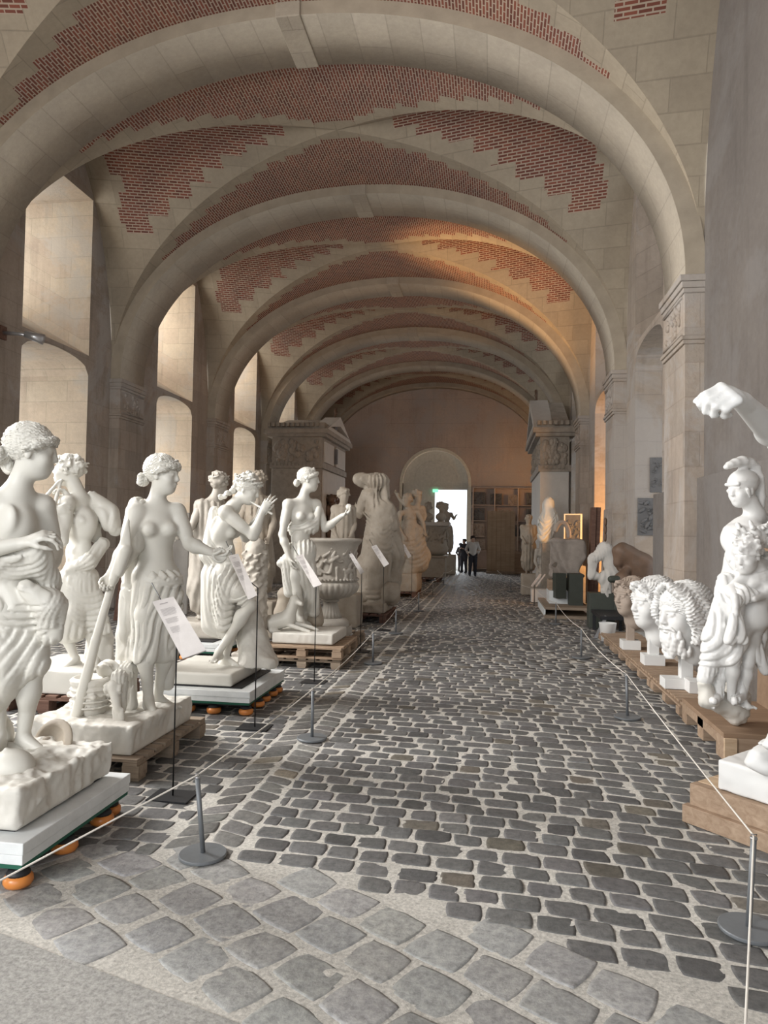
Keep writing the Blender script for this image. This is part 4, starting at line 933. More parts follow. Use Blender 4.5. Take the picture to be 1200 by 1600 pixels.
def head(c, f, u, s=1., k=.012, female=True, beard=False):
    s = s*1.13
    sd, f, u = frame_of(f, u); Rm = np.stack([sd, f, u]); L = lambda x, y, z: np.array(c)+s*(sd*x+f*y+u*z); r = lambda *a: tuple(q*s for q in a)
    p = [ell(L(0, -.012, .03), r(.073, .092, .083), Rm, .01), ell(L(0, .022, -.03), r(.061, .066, .082), Rm, .03*s), ell(L(0, .05, -.088), r(.026, .026, .024), Rm, .03*s),
         ell(L(0, .03, -.07), r(.045, .045, .035), Rm, .03*s)]
    for q in (-1, 1):
        p += [ell(L(.036*q, .056, -.032), r(.024, .022, .026), Rm, .025*s), sph(L(.030*q, .094, .001), .0185*s, .010*s, -1), ell(L(.029*q, .0755, .001), r(.0145, .012, .0085), Rm, .003*s), cap(L(.014*q, .083, -.007), L(.044*q, .072, -.008), .0035*s, None, .006*s),
              cap(L(.010*q, .087, .020), L(.046*q, .072, .020), .0085*s, .006*s, .009*s), cap(L(.016*q, .088, .007), L(.040*q, .078, .006), .003*s, None, .003*s),
              ell(L(.073*q, -.006, -.012), r(.008, .016, .03), Rm, .006*s)]
    p += [cap(L(0, .084, .020), L(0, .099, -.025), .0085*s, .0125*s, .012*s), ell(L(.011, .094, -.030), r(.007, .008, .006), Rm, .004*s), ell(L(-.011, .094, -.030), r(.007, .008, .006), Rm, .004*s),
          ell(L(0, .084, -.052), r(.023, .015, .0065), Rm, .004*s), ell(L(0, .082, -.0645), r(.019, .015, .0075), Rm, .004*s), cap(L(-.022, .087, -.0575), L(.022, .087, -.0575), .0022*s, None, .003*s, -1)]
    return p
def hair(c, f, u, s=1., kind='updo', seed=0, n=46):
    s = s*1.13; rn = np.random.default_rng(seed); sd, f, u = frame_of(f, u); Rm = np.stack([sd, f, u]); c = np.array(c); L = lambda x, y, z: c+s*(sd*x+f*y+u*z)
    base = [ell(L(0, -.016, .036), (.080*s, .098*s, .088*s), Rm, .01)]; cut = ell(L(0, .115, -.045), (.075*s, .085*s, .085*s), Rm, .012*s, -1); nb = L(0, -.105, -.035)
    p = base + [cut, ('hairf', c+s*u*.03, sd, f, u, s, kind)]
    if kind == 'updo':
        for i in range(26):
            a = rn.uniform(0, 2*PI); b_ = rn.uniform(-1, 1); p.append(cap(nb+s*(.03*math.cos(a)*sd+.025*b_*u-f*.012), nb+s*(.03*math.cos(a+.9)*sd+.025*b_*u-f*.02), .013*s, .01*s, .006*s))
        p.append(sph(nb-f*.01*s, .032*s, .01)); 
        for i in range(40):   # wavy roll over the forehead and temples
            a = -1.75+3.5*i/39; q = L(.082*math.sin(a), .088*math.cos(a)*1.0-.004, .045+.018*math.cos(a)-.02*abs(a)+rn.normal(0, .004)); p.append(sph(q, rn.uniform(.011, .017)*s, .006*s))
    else:
        for i in range(46 if 'curly' in kind else 20):
            z = rn.uniform(-.5, 1); a = rn.uniform(0, 2*PI); rr = math.sqrt(max(0, 1-z*z)); x, y = rr*math.cos(a), rr*math.sin(a)
            if y > .35 and z < .35: continue
            p.append(sph(L(.082*x, -.016+.098*y, .036+.09*z), rn.uniform(.012, .02)*s, .008*s))
    if kind == 'wreath' or kind == 'curly_wreath':
        for i in range(34):
            a = 2*PI*i/34; q = L(.088*math.sin(a), -.016+.104*math.cos(a), .062+rn.uniform(-.01, .012)); o = nrmz(q-c); tt = nrmz(np.cross(u, o)); p.append(cap(q, q+s*(tt*.03+o*.012+u*rn.uniform(-.01, .02)), .009*s, .004*s, .003*s, 1, (o, 1.6)))
    return p
def hand(w, d, pn, s=1., curl=.5, side=1, spread=.1, curls=None):
    """w wrist, d direction of the fingers, pn palm normal (fingers curl towards it), side=+1: thumb on cross(d,pn) side"""
    d = nrmz(d); pn = nrmz(pn-d*(np.array(pn)@d)); t = np.cross(d, pn)*side; p = []; kc = w+d*.095*s
    p.append(cap(w, w+d*.05*s, .026*s, .03*s, .02*s, 1, (pn, 1.5)))
    for i in range(4):
        o = (1.5-i)*.0195*s; k0 = w+d*(.088-.004*abs(i-1.2))*s+t*o; p.append(cap(w+d*.02*s+t*o*.6, k0, .013*s, .012*s, .014*s)); ln = (.043, .048, .045, .035)[i]*s; ang = 0; q = k0; cc = curls[i] if curls else curl
        dd = nrmz(d+t*(1.5-i)*spread)
        for j in range(3):
            ang += cc*(.75, .9, .7)[j]; v = dd*math.cos(ang)+pn*math.sin(ang); q2 = q+v*ln*(1, .68, .55)[j]; p.append(cap(q, q2, (.0104, .0096, .0088)[j]*s, (.0096, .0088, .0078)[j]*s, .005*s)); q = q2
    tb = w+d*.025*s+t*.024*s; v = nrmz(d*.75+t*.55+pn*.5); q = tb+v*.045*s; p += [cap(tb, q, .015*s, .0115*s, .012*s)]; v2 = nrmz(d*.85+t*.05+pn*(.35+curl*.4)); q2 = q+v2*.032*s; p += [cap(q, q2, .011*s, .010*s, .004*s)]; v3 = nrmz(v2+pn*.35*curl-t*.2); p += [cap(q2, q2+v3*.024*s, .010*s, .008*s, .004*s)]
    return p
def foot(an, td, s=1., up=(0, 0, 1)):
    td = np.array(td, float); td[2] = 0; td = nrmz(td); sd = np.cross(td, (0, 0, 1.)); an = np.array(an); g = an-np.array([0, 0, .075*s]); p = [cap(an, an+np.array([0, 0, -.03*s])-td*.01*s, .036*s, .034*s, .02), ell(g-td*.035*s+np.array([0, 0, .026*s]), (.031*s, .036*s, .03*s), np.stack([sd, td, (0, 0, 1.)]), .02),
        cap(an+td*.03*s-np.array([0, 0, .02*s]), g+td*.13*s+np.array([0, 0, .014*s]), .034*s, .022*s, .02, 1), cap(g-td*.03*s+np.array([0, 0, .02*s]), g+td*.13*s+np.array([0, 0, .012*s]), .026*s, .02*s, .015)]
    for i in range(5):
        o = (i-2)*.017*s; p.append(cap(g+td*(.12-.008*abs(i-1))*s+sd*o+np.array([0, 0, .014*s]), g+td*(.165-.008*i)*s+sd*o*1.1+np.array([0, 0, .009*s]), (.0125 if i == 0 else .0095)*s, (.011 if i == 0 else .008)*s, .004*s))
    return p
def body(J, s, fw, female=True, legs=True, arms=True, headp=True):
    """J joints: hd, nk, ch, pv, sA, eA, wA, sB, eB, wB, hA, kA, aA, hB, kB, aB ; fw: chest forward"""
    J = {a: np.array(b, float) for a, b in J.items()}; p = []
    up = nrmz(J['nk']-J['pv']); fw = nrmz(np.array(fw)-up*(np.array(fw)@up)); sd = nrmz(J['sB']-J['sA']); sd = nrmz(sd-fw*(sd@fw)*.8); Rm = np.stack([nrmz(np.cross(fw, up)), fw, up])
    ch, pv = J['ch'], J['pv']; wst = ch*.42+pv*.58; upp = nrmz(J['nk']-ch); Rc = np.stack([nrmz(np.cross(fw, upp)), nrmz(np.cross(upp, np.cross(fw, upp))), upp])
    hw = .15 if female else .165
    p += [ell(ch, (hw*s, .108*s, .165*s), Rc, .04), ell(wst, ((.118 if female else .135)*s, .092*s, .15*s), Rm, .05), ell(pv, ((.165 if female else .152)*s, .112*s, .12*s), Rm, .05)]
    p += [cap(ch+upp*.13*s-fw*.01*s, J['nk'], .055*s, .05*s, .05), cap(J['nk'], J['hd']-nrmz(J['hd']-J['nk'])*.03*s, (.060 if female else .067)*s, (.054 if female else .06)*s, .03)]
    s0 = np.cross(fw, up)
    for q in (-1, 1):
        p.append(ell(pv-fw*.06*s+s0*.07*q*s-up*.045*s, (.082*s, .085*s, .09*s), Rm, .03))
        if female: p.append(ell(ch+fw*.088*s+s0*.068*q*s-up*.015*s, (.052*s, .05*s, .052*s), Rc, .025))
        else: p.append(ell(ch+fw*.07*s+s0*.065*q*s+up*.03*s, (.072*s, .038*s, .052*s), Rc, .02))
        p.append(ell(ch-fw*.075*s+s0*.07*q*s+up*.05*s, (.055*s, .025*s, .075*s), Rc, .03))
    p.append(cap(pv-fw*.115*s+up*.05*s, ch-fw*.118*s+up*.05*s, .012*s, None, .02, -1))
    if not female:
        for z in (.02, -.05): 
            for q in (-1, 1): p.append(ell(wst+fw*.078*s+s0*.03*q*s+up*z*s, (.026*s, .02*s, .032*s), Rm, .012))
    for a in 'AB':
        S, E, Wr = (J.get(x+a) for x in 'sew')
        if S is not None and arms:
            p += [cap(J['nk']-upp*.03*s, S, .05*s, .05*s, .05), ell(S, (.062*s, .06*s, .062*s), Rc, .035)]
            if E is not None:
                p += [cap(S, E, (.055 if female else .058)*s, (.041 if female else .044)*s, .03), cap(S*.7+E*.3, S*.4+E*.6, .050*s, .046*s, .04)]
                if Wr is not None: m = E*.7+Wr*.3; p += [cap(E, m, .041*s, .047*s, .03), cap(m, Wr, .047*s, .029*s, .03)]
        H, K, A = (J.get(x+a) for x in 'hka')
        if H is not None and legs:
            m = K*.68+A*.32; back = nrmz(np.cross(np.cross(nrmz(A-K), fw), nrmz(A-K)))
            p += [cap(H, H*.5+K*.5, .088*s, .076*s, .04), cap(H*.5+K*.5, K, .076*s, .053*s, .04), cap(K, m, .050*s, .052*s, .03), ell(m-back*.018*s, (.05*s, .05*s, .09*s), Rm, .03), cap(m, A, .050*s, .031*s, .03), sph(K+back*.012*s, .046*s, .02)]
    return p
def rough_plinth(name, parent, x0, x1, y0, y1, z0, z1, mat='marble_rough', amp=.012, res=.014, seed=0, rz=0., extra=None):
    c = np.array([(x0+x1)/2, (y0+y1)/2, (z0+z1)/2]); h = ((x1-x0)/2, (y1-y0)/2, (z1-z0)/2); cr, sr = math.cos(rz), math.sin(rz); Rm = np.array([[cr, sr, 0], [-sr, cr, 0], [0, 0, 1.]])
    f = lambda P: amp*(vnoise(P, 9, seed)+.6*vnoise(P*np.array([1, 1, .5]), 24, seed+1)+.3*vnoise(P, 50, seed+2))*np.clip((P[:, 2]-z0)/.03, 0, 1)
    return sculpt(name, [sbox(c, h, Rm, .012)]+(extra or []), res, mat, parent, f, z0)
# ---------------------------------------------------------------- statues
def JP(D, **k): return {a: at(v[0], v[1], D+v[2]) for a, v in k.items()}
RT = np.array([math.cos(YAW), math.sin(YAW), 0]); AW = np.array([-math.sin(YAW), math.cos(YAW), 0]); UP = np.array([0, 0, 1.])
def dirv(r, a, u=0): return nrmz(RT*r + AW*a + UP*u)

# S1 : large woman seen from behind, cut by the left edge
def statue_back():
    D = 3.95; s = 1.10
    J = JP(D, hd=(50, 706, .0), nk=(28, 765, .0), ch=(14, 826, .0), pv=(8, 935, 0), sA=(-38, 792, -.12), eA=(-52, 866, -.24), wA=(38, 848, -.20), sB=(66, 792, .10), eB=(84, 862, .16), wB=(66, 905, .02), hA=(-14, 950, -.04), kA=(-8, 1050, -.06), aA=(-2, 1150, -.04), hB=(30, 948, .04), kB=(52, 1045, .02), aB=(36, 1152, .06))
    t = thing('marble_statue', 'large marble woman seen from behind at the left edge, helmet at her feet', 'statue', (.12, 3.45, .22))
    fw = dirv(.35, .9, 0); hf = dirv(.93, .35, -.08)
    B = body(J, s, fw) + head(J['hd'], hf, UP, s*1.02)
    hd = hand(J['wA'], dirv(.95, .1, .42), dirv(.2, .5, -.8), s*1.1, .8, -1)
    B += hd + foot(J['aA'], dirv(.2, -.9), s) + foot(J['aB'], dirv(.93, -.3), s)
    sculpt('figure', B, .0095, 'marble', t)
    Hd = hair(J['hd'], hf, UP, s*1.06, 'updo', 3); 
    nb = at(10, 690, D)
    for i in range(10): q = at(8+random.random()*12, 684+random.random()*50, D+random.uniform(-.04, .04)); Hd.append(cap(q, q+np.array([.01, 0, -.03]), .022, .016, .01))
    sculpt('hair', Hd, .0065, 'marble', t)
    # drapery: wrap round hips, long skirt, cloth bundle held at the shoulder hanging down the right side
    a = lambda x, y, d=0: at(x, y, D+d)
    base = [ell(a(14, 945), (.20, .17, .15), np.stack([RT, AW, UP]), .04), cap(a(12, 930), a(0, 1050, -.02), .16, .16, .04), cap(a(34, 955, .02), a(50, 1035, .0), .125, .085, .04), cap(a(-20, 950, -.05), a(-26, 1110, -.05), .13, .10, .05),
            cap(a(10, 1020, -.04), a(-20, 1085, -.05), .12, .12, .04), cap(a(44, 1000, 0), a(54, 1035, 0), .085, .07, .04), cap(a(-24, 1100, .06), a(8, 1150, .10), .07, .05, .04)]
    side = [cap(a(56, 848, -.16), a(62, 870, -.1), .04, .06, .04), cap(a(62, 868, -.1), a(76, 905, .0), .055, .05, .03), cap(a(78, 900, 0), a(82, 960, .06), .05, .04, .03), cap(a(-10, 880, -.16), a(52, 862, -.14), .05, .04, .04), cap(a(-20, 895, -.14), a(60, 885, -.06), .05, .06, .04),
            cap(a(40, 918, -.14), a(76, 945, -.08), .04, .075, .03), cap(a(78, 945, -.06), a(80, 990, -.02), .085, .06, .03)]
    BB = base+side
    Fo = fan(a(-30, 905, -.2), a(-30, 960, -.2), a(70, 930, -.1), a(72, 1000, -.1), 9, BB, .016, UP*-.05, 1, 8) + fan(a(-30, 970, -.2), a(-20, 1060, -.2), a(75, 1010, -.1), a(72, 1050, -.1), 8, BB, .018, UP*-.07, 2, 8)
    Fo += fan(a(5, 1000, -.2), a(60, 1010, -.2), a(-40, 1115, -.2), a(20, 1090, -.2), 7, BB, .017, UP*-.03, 3) + fan(a(-30, 1060, -.2), a(-2, 1060, -.2), a(-34, 1150, -.15), a(0, 1130, -.15), 6, BB, .015, UP*0, 4)
    Fo += fan(a(45, 850, -.25), a(70, 860, -.1), a(62, 905, -.2), a(98, 935, 0), 7, side, .011, RT*.02, 5, 7, .006) + fan(a(-10, 875, -.25), a(-10, 905, -.25), a(58, 850, -.2), a(62, 900, -.1), 7, side, .012, UP*-.04, 6, 8, .006) + fan(a(72, 890, -.1), a(96, 880, 0), a(74, 960, 0), a(100, 960, 0), 5, side, .011, UP*0, 7, 7, .006)
    sculpt('drapery', BB+Fo, .0095, 'marble', t)
    # plinth, shield, helmet
    rough_plinth('plinth', t, -.33, .60, 3.06, 3.88, .235, .42, amp=.022, res=.0105, seed=5)
    c = at(82, 1160, 4.12); n = nrmz(dirv(-.25, -.75, .35)); q1 = nrmz(np.cross(n, UP)); q2 = np.cross(q1, n)
    sculpt('shield', [ell(c, (.135, .135, .03), np.stack([q1, q2, n]), .01), ell(c+n*.02, (.09, .09, .03), np.stack([q1, q2, n]), .01, -1), sph(c+n*.012+q1*.03, .03, .02)], .009, 'marble_warm', t)
    c = at(18, 1200, 3.62); Rh = np.stack([dirv(1, 0), dirv(0, 1), UP])
    hp = [ell(c, (.115, .10, .095), Rh, .01), ell(c-UP*.03+dirv(-.5, -.5)*.05, (.10, .09, .07), Rh, .02), ell(c-UP*.05+dirv(-.9, -.4)*.09, (.06, .05, .06), Rh, .02, -1), cap(c+UP*.09-dirv(1, 0)*.03, c+dirv(1, 0)*.10-UP*.02, .014, .02, .01), cap(c-UP*.07-dirv(1, 0)*.1, c-UP*.075+dirv(1, .2)*.13, .02, .03, .02), cap(c-UP*.085+dirv(-.2, -1)*.02, c-UP*.09+dirv(.9, -.6)*.13, .018, .03, .02)]
    sculpt('helmet', hp, .007, 'marble', t)
statue_back()

# S2 : youth drinking / playing, arms raised to the face, cloak billowing behind
def statue_cloak():
    D = 6.7; s = 1.08; a = lambda x, y, d=0: at(x, y, D+d)
    J = JP(D, hd=(106, 736, 0), nk=(124, 776, .02), ch=(126, 820, 0), pv=(122, 895, 0), sA=(104, 786, -.14), eA=(98, 845, -.22), wA=(84, 800, -.24), sB=(146, 786, .12), eB=(150, 840, .1), wB=(110, 778, -.08), hA=(108, 905, -.06), kA=(96, 975, -.10), aA=(118, 1030, -.05), hB=(134, 905, .05), kB=(138, 970, 0), aB=(150, 1028, .1))
    t = thing('marble_statue', 'marble youth, arms raised to his head, billowing cloak, between the two front statues', 'statue', (-1.1, 6.25, .16))
    fw = dirv(-.45, -.85); hf = dirv(-.93, -.2, .12)
    B = body(J, s, fw, False) + head(J['hd'], hf, nrmz(UP+RT*.1), s) + hand(J['wA'], dirv(.9, .1, .35), dirv(.3, .6, .2), s, .7, 1) + hand(J['wB'], dirv(-.6, -.3, .7), dirv(-.5, -.5, -.3), s, .9, -1)
    B += foot(J['aA'], dirv(-.4, -.9), s) + foot(J['aB'], dirv(.4, -.8), s)
    sculpt('figure', B, .012, 'marble', t)
    sculpt('hair', hair(J['hd'], hf, UP, s*1.08, 'curly_wreath', 8), .009, 'marble', t)
    base = [ell(a(168, 808, .1), (.085, .10, .20), np.stack([dirv(.8, 0, .5), AW, dirv(.5, 0, -.8)]), .03), cap(a(144, 776, .1), a(170, 800, .1), .05, .08, .04), cap(a(160, 850, .05), a(138, 880, -.08), .06, .07, .04), cap(a(140, 875, -.1), a(108, 890, -.14), .06, .04, .04),
            cap(a(122, 905), a(114, 980, -.03), .165, .14, .04), cap(a(130, 910), a(152, 975, .05), .14, .10, .04), cap(a(112, 960, -.1), a(102, 992, -.08), .11, .08, .04), cap(a(150, 930), a(166, 985), .06, .04, .03)]
    Fo = fan(a(134, 772, 0), a(150, 782, 0), a(178, 800, 0), a(176, 850, 0), 6, base, .012, dirv(.5, 0, .5)*.04, 1) + fan(a(110, 885, -.3), a(140, 890, -.3), a(92, 1000, -.3), a(170, 985, -.2), 12, base, .017, UP*-.02, 2) + fan(a(100, 920, -.3), a(100, 960, -.3), a(165, 915, -.2), a(168, 975, -.2), 9, base, .017, UP*-.06, 3) + fan(a(104, 890, -.3), a(104, 900, -.3), a(160, 845, -.1), a(168, 875, -.1), 5, base, .015, UP*-.03, 4)
    sculpt('drapery', base+Fo, .0125, 'marble', t)
    sculpt('pipe', [cap(a(92, 752, -.12), a(60, 790, -.3), .013, .022, .005), cap(a(96, 750, -.1), a(80, 806, -.3), .013, .022, .005)], .010, 'marble', t)
    rough_plinth('plinth', t, -1.55, -.74, 5.9, 6.72, .163, .38, 'marble', .005, .02, 2)
    sculpt('tree_stump', [cap(a(150, 950, .15), a(158, 1040, .2), .10, .14, .04)], .018, 'marble_rough', t, lambda P: .02*vnoise(P, 14, 3))
statue_cloak()

# S3 : woman with a long paddle and a shell, basket and ram head at her feet
def statue_paddle():
    D = 5.3; s = 1.08; a = lambda x, y, d=0: at(x, y, D+d)
    J = JP(D, hd=(254, 742, 0), nk=(244, 786, .02), ch=(243, 824, 0), pv=(244, 900, 0), sA=(212, 800, -.10), eA=(196, 856, -.18), wA=(174, 896, -.24), sB=(276, 800, .08), eB=(296, 850, .02), wB=(328, 862, -.06), hA=(232, 915, -.05), kA=(226, 1005, -.09), aA=(232, 1092, -.05), hB=(258, 915, .05), kB=(262, 1005, .02), aB=(246, 1090, .12))
    t = thing('marble_statue', 'marble bare-breasted woman holding a long paddle and a shell, basket at her feet', 'statue', (.05, 4.95, .144))
    fw = dirv(.55, -.83); hf = dirv(.97, -.12, -.05)
    B = body(J, s, fw) + head(J['hd'], hf, nrmz(UP+RT*.06), s) + hand(J['wA'], dirv(-.15, -.3, -.9), dirv(.2, -.7, .0), s, 1.0, 1) + hand(J['wB'], dirv(.9, -.1, -.1), dirv(.1, -.5, .8), s, .5, 1)
    B += foot(J['aA'], dirv(.55, -.85), s) + foot(J['aB'], dirv(.9, -.2), s)
    sculpt('figure', B, .0095, 'marble', t)
    H = hair(J['hd'], hf, UP, s*1.05, 'updo', 5); rn = random.Random(4); sd, f_, u_ = frame_of(hf, UP)
    for i in range(16): an = -1.3+2.6*i/15; q = J['hd']+s*(sd*.085*math.sin(an)+f_*(.085*math.cos(an)-.01)+u_*.075); H.append(cap(q, q+(f_*.4+u_*.7+sd*math.sin(an)*.4)*rn.uniform(.02, .05), .012, .005, .004))
    sculpt('hair', H, .0065, 'marble', t)
    Rm = np.stack([RT, AW, UP])
    slv = [cap(a(214, 790, -.06), a(207, 850, -.12), .062, .075, .03), cap(a(207, 850, -.12), a(184, 892, -.17), .075, .045, .03), cap(a(210, 860, .02), a(200, 990, .05), .07, .075, .04), cap(a(200, 990, .05), a(192, 1045, .05), .075, .045, .03), cap(a(226, 792, .05), a(236, 838, .12), .05, .05, .04)]
    hip = [ell(a(249, 908), (.175, .15, .10), Rm, .03), cap(a(232, 905, -.02), a(268, 935, -.02), .12, .085, .03), cap(a(238, 930), a(230, 1020, -.05), .145, .10, .04), cap(a(256, 940, .03), a(260, 1020, .05), .12, .085, .04), cap(a(270, 940, .02), a(276, 975, .03), .06, .035, .03), cap(a(215, 1000), a(208, 1040, .02), .075, .05, .03), cap(a(262, 1010, .08), a(262, 1070, .12), .075, .045, .03)]
    base = slv+hip
    Fo = fan(a(204, 780, -.3), a(232, 782, -.2), a(186, 890, -.3), a(215, 890, -.2), 7, slv, .011, RT*-.01, 1, 8, .006) + fan(a(196, 895, -.2), a(216, 895, -.2), a(184, 1050, -.1), a(212, 1040, -.1), 6, slv, .014, UP*0, 2, 8, .008)
    Fo += fan(a(216, 892, -.3), a(222, 905, -.3), a(280, 905, -.2), a(284, 950, -.2), 8, hip, .013, UP*-.06, 3, 9, .007) + fan(a(222, 915, -.3), a(282, 955, -.2), a(205, 1050, -.2), a(262, 1050, -.1), 9, hip, .014, RT*-.02, 4, 9, .008) + fan(a(270, 960, -.2), a(284, 960, -.1), a(238, 1055, -.2), a(275, 1075, 0), 4, hip, .013, UP*-.02, 5, 8)
    Fo += fan(a(212, 893, -.3), a(214, 899, -.3), a(284, 912, -.2), a(286, 918, -.2), 3, hip, .018, UP*-.03, 9, 9, .006)
    sculpt('drapery', base+Fo, .0095, 'marble', t)
    sculpt('paddle', [cap(a(200, 815, -.26), a(178, 905, -.28), .012, .034, .01, 1, (dirv(.8, -.6), 1.0)), cap(a(200, 812, -.26), a(196, 860, -.27), .01, .045, .01, 1, (dirv(.2, -1), 2.2)), cap(a(196, 860, -.27), a(186, 895, -.28), .045, .03, .01), cap(a(180, 895, -.28), a(150, 1000, -.29), .026, .032, .01), cap(a(150, 1000, -.29), a(118, 1122, -.30), .033, .042, .01)], .0085, 'marble', t)
    c = a(343, 868, -.10); nv = dirv(.3, -.85, .45); q1 = nrmz(np.cross(nv, UP)); q2 = np.cross(q1, nv)
    sh = [ell(c, (.052, .062, .028), np.stack([q1, q2, nv]), .006), ell(c+nv*.022, (.044, .054, .026), np.stack([q1, q2, nv]), .004, -1)]
    sh += [cap(c-q2*.05+q1*.0-nv*.01, c+q1*.052*math.cos(an)+q2*.06*math.sin(an)+nv*.006, .004, .0075, .003) for an in np.linspace(-.4, PI+.4, 11)]
    sculpt('shell', sh, .005, 'marble', t)
    rough_plinth('plinth', t, -.36, .42, 4.46, 5.42, .146, .335, 'marble_rough', .015, .011, 7)
    # basket with garland and ram head
    c = at(142, 1080, 5.12); c[2] = .335
    bk = [cap(c+UP*.05, c+UP*.20, .115, .135, .01), ell(c+UP*.23, (.145, .145, .03), I3, .01), ell(c+UP*.27, (.12, .12, .05), I3, .02, -1)]
    for k_ in range(5): bk += [cap(c+np.array([.135*math.cos(q), .135*math.sin(q), .05+.04*k_]), c+np.array([.135*math.cos(q+.45), .135*math.sin(q+.45), .05+.04*k_]), .009, None, .004) for q in np.linspace(0, 2*PI, 15)[:-1]]
    bk += [sph(c+np.array([.14*math.cos(q), .14*math.sin(q), .13]), .022, .01) for q in np.linspace(0, 2*PI, 8)]
    sculpt('basket', bk, .009, 'marble_rough', t)
    g = lambda x, y, d=-.3: at(x, y, D+d)
    sculpt('draped_rock', [cap(g(165, 1045, -.1), g(198, 1050, -.05), .06, .07, .04), cap(g(196, 1050, -.05), g(204, 1100, -.05), .07, .05, .03), cap(g(186, 1060), g(190, 1105), .06, .035, .02)]+fan(g(170, 1040, -.4), g(205, 1045, -.4), g(188, 1110, -.4), g(208, 1105, -.3), 7, [cap(g(165, 1045, -.1), g(198, 1050, -.05), .06, .07, .04), cap(g(196, 1050, -.05), g(204, 1100, -.05), .07, .05, .03)], .011, UP*0, 6), .010, 'marble', t)
    h0, h1 = g(178, 1075, -.34), g(184, 1108, -.40)
    rh = [cap(h0, h1, .042, .024, .01), sph(h0+UP*.02, .045, .02), sph(h0-RT*.035-AW*.02, .012, .01), sph(h0+RT*.035-AW*.02, .012, .01), cap(h1-RT*.012, h1+RT*.012-UP*.01, .016, None, .01)]
    for q in (-1, 1): rh += [cap(h0+RT*.045*q+UP*(.03*math.cos(w_))-AW*.03*math.sin(w_), h0+RT*.055*q+UP*(.03*math.cos(w_+.9))-AW*.03*math.sin(w_+.9), .013, .011, .004) for w_ in np.linspace(0, 4.5, 6)]
    rh += [cap(h1+RT*o, g(188+o*150, 1150, -.42), .012, .018, .006) for o in (-.03, -.01, .012, .03)]
    sculpt('animal_head', rh, .0075, 'marble_rough', t)
statue_paddle()

# S4 : woman playing a flute in profile
def statue_flute():
    D = 6.95; s = 1.06; a = lambda x, y, d=0: at(x, y, D+d)
    J = JP(D, hd=(387, 765, 0), nk=(365, 790, 0), ch=(350, 828, 0), pv=(352, 895, 0), sA=(352, 800, -.14), eA=(396, 838, -.16), wA=(410, 800, -.14), sB=(360, 800, .15), eB=(384, 840, .2), wB=(404, 808, .08), hA=(352, 905, -.07), kA=(392, 945, -.12), aA=(342, 1018, -.14), hB=(356, 905, .07), kB=(366, 970, .04), aB=(352, 1028, -.02))
    t = thing('marble_statue', 'marble woman playing a flute in profile, bare leg bent, on the casters dolly', 'statue', (.2, 6.65, .22))
    fw = dirv(.93, -.1, -.1); hf = dirv(.93, -.15, -.32)
    B = body(J, s, fw) + head(J['hd'], hf, nrmz(UP+RT*.3), s) + hand(J['wA'], dirv(.45, -.1, .85), dirv(.2, .9, .1), s, .25, -1, .2, [.15, .35, .3, .75]) + hand(J['wB'], dirv(.3, -.1, .7), dirv(.5, -.5, .2), s, .6, 1)
    B += foot(J['aA'], dirv(-.15, -.95), s) + foot(J['aB'], dirv(.9, -.3), s)
    sculpt('figure', B, .011, 'marble', t)
    H = hair(J['hd'], hf, nrmz(UP+RT*.3), s*1.05, 'wreath', 6)
    for i in range(16): q = a(342+i*1.6+random.random()*4, 776-i*1.1+random.random()*6, random.uniform(-.05, .05)); H.append(sph(q, .022, .01))
    sculpt('hair', H, .0075, 'marble', t)
    m1, m2 = a(383, 779, -.02), a(425, 803, -.16); sculpt('flute', [cap(m1, m2, .010, .012, .004)], .006, 'marble', t)
    Rm = np.stack([RT, AW, UP])
    base = [cap(a(336, 800, .0), a(330, 865, .0), .05, .09, .05), cap(a(330, 865), a(356, 885, -.03), .10, .10, .04), ell(a(350, 900), (.16, .16, .13), Rm, .04), cap(a(338, 900, .02), a(332, 975, .02), .14, .11, .04), cap(a(350, 905, -.04), a(386, 938, -.10), .13, .075, .04), cap(a(350, 920, -.05), a(350, 975, -.08), .12, .085, .04), cap(a(362, 920, .08), a(372, 960, .08), .10, .07, .04), cap(a(335, 982, 0), a(350, 988, -.02), .075, .07, .03)]
    Fo = fan(a(350, 795, -.3), a(336, 790, -.1), a(345, 860, -.3), a(318, 870, -.2), 6, base, .012, RT*-.01, 1) + fan(a(322, 850, -.3), a(322, 885, -.3), a(365, 858, -.3), a(395, 900, -.3), 7, base, .015, UP*-.05, 2) + fan(a(325, 890, -.3), a(380, 900, -.3), a(322, 985, -.3), a(360, 985, -.3), 8, base, .014, RT*-.03, 3) + fan(a(330, 910, -.3), a(330, 960, -.3), a(395, 930, -.3), a(372, 975, -.3), 7, base, .014, UP*-.10, 4)
    sculpt('drapery', base+Fo, .011, 'marble', t)
    rough_plinth("plinth", t, -.28, .45, 6.22, 7.1, .235, .35, 'marble', .003, .014, 9)
    tb = [cap(a(385, 950, .12), a(395, 1000, .12), .12, .14, .05), cap(a(395, 1000, .12), a(402, 1035, .05), .14, .20, .06), cap(a(402, 1035, 0), a(420, 1040, -.1), .10, .08, .05)]
    sculpt('tree_stump', tb, .014, 'marble_rough', t, lambda P: .014*vnoise(P, 16, 3)+.008*vnoise(P, 38, 4), .34)
statue_flute()

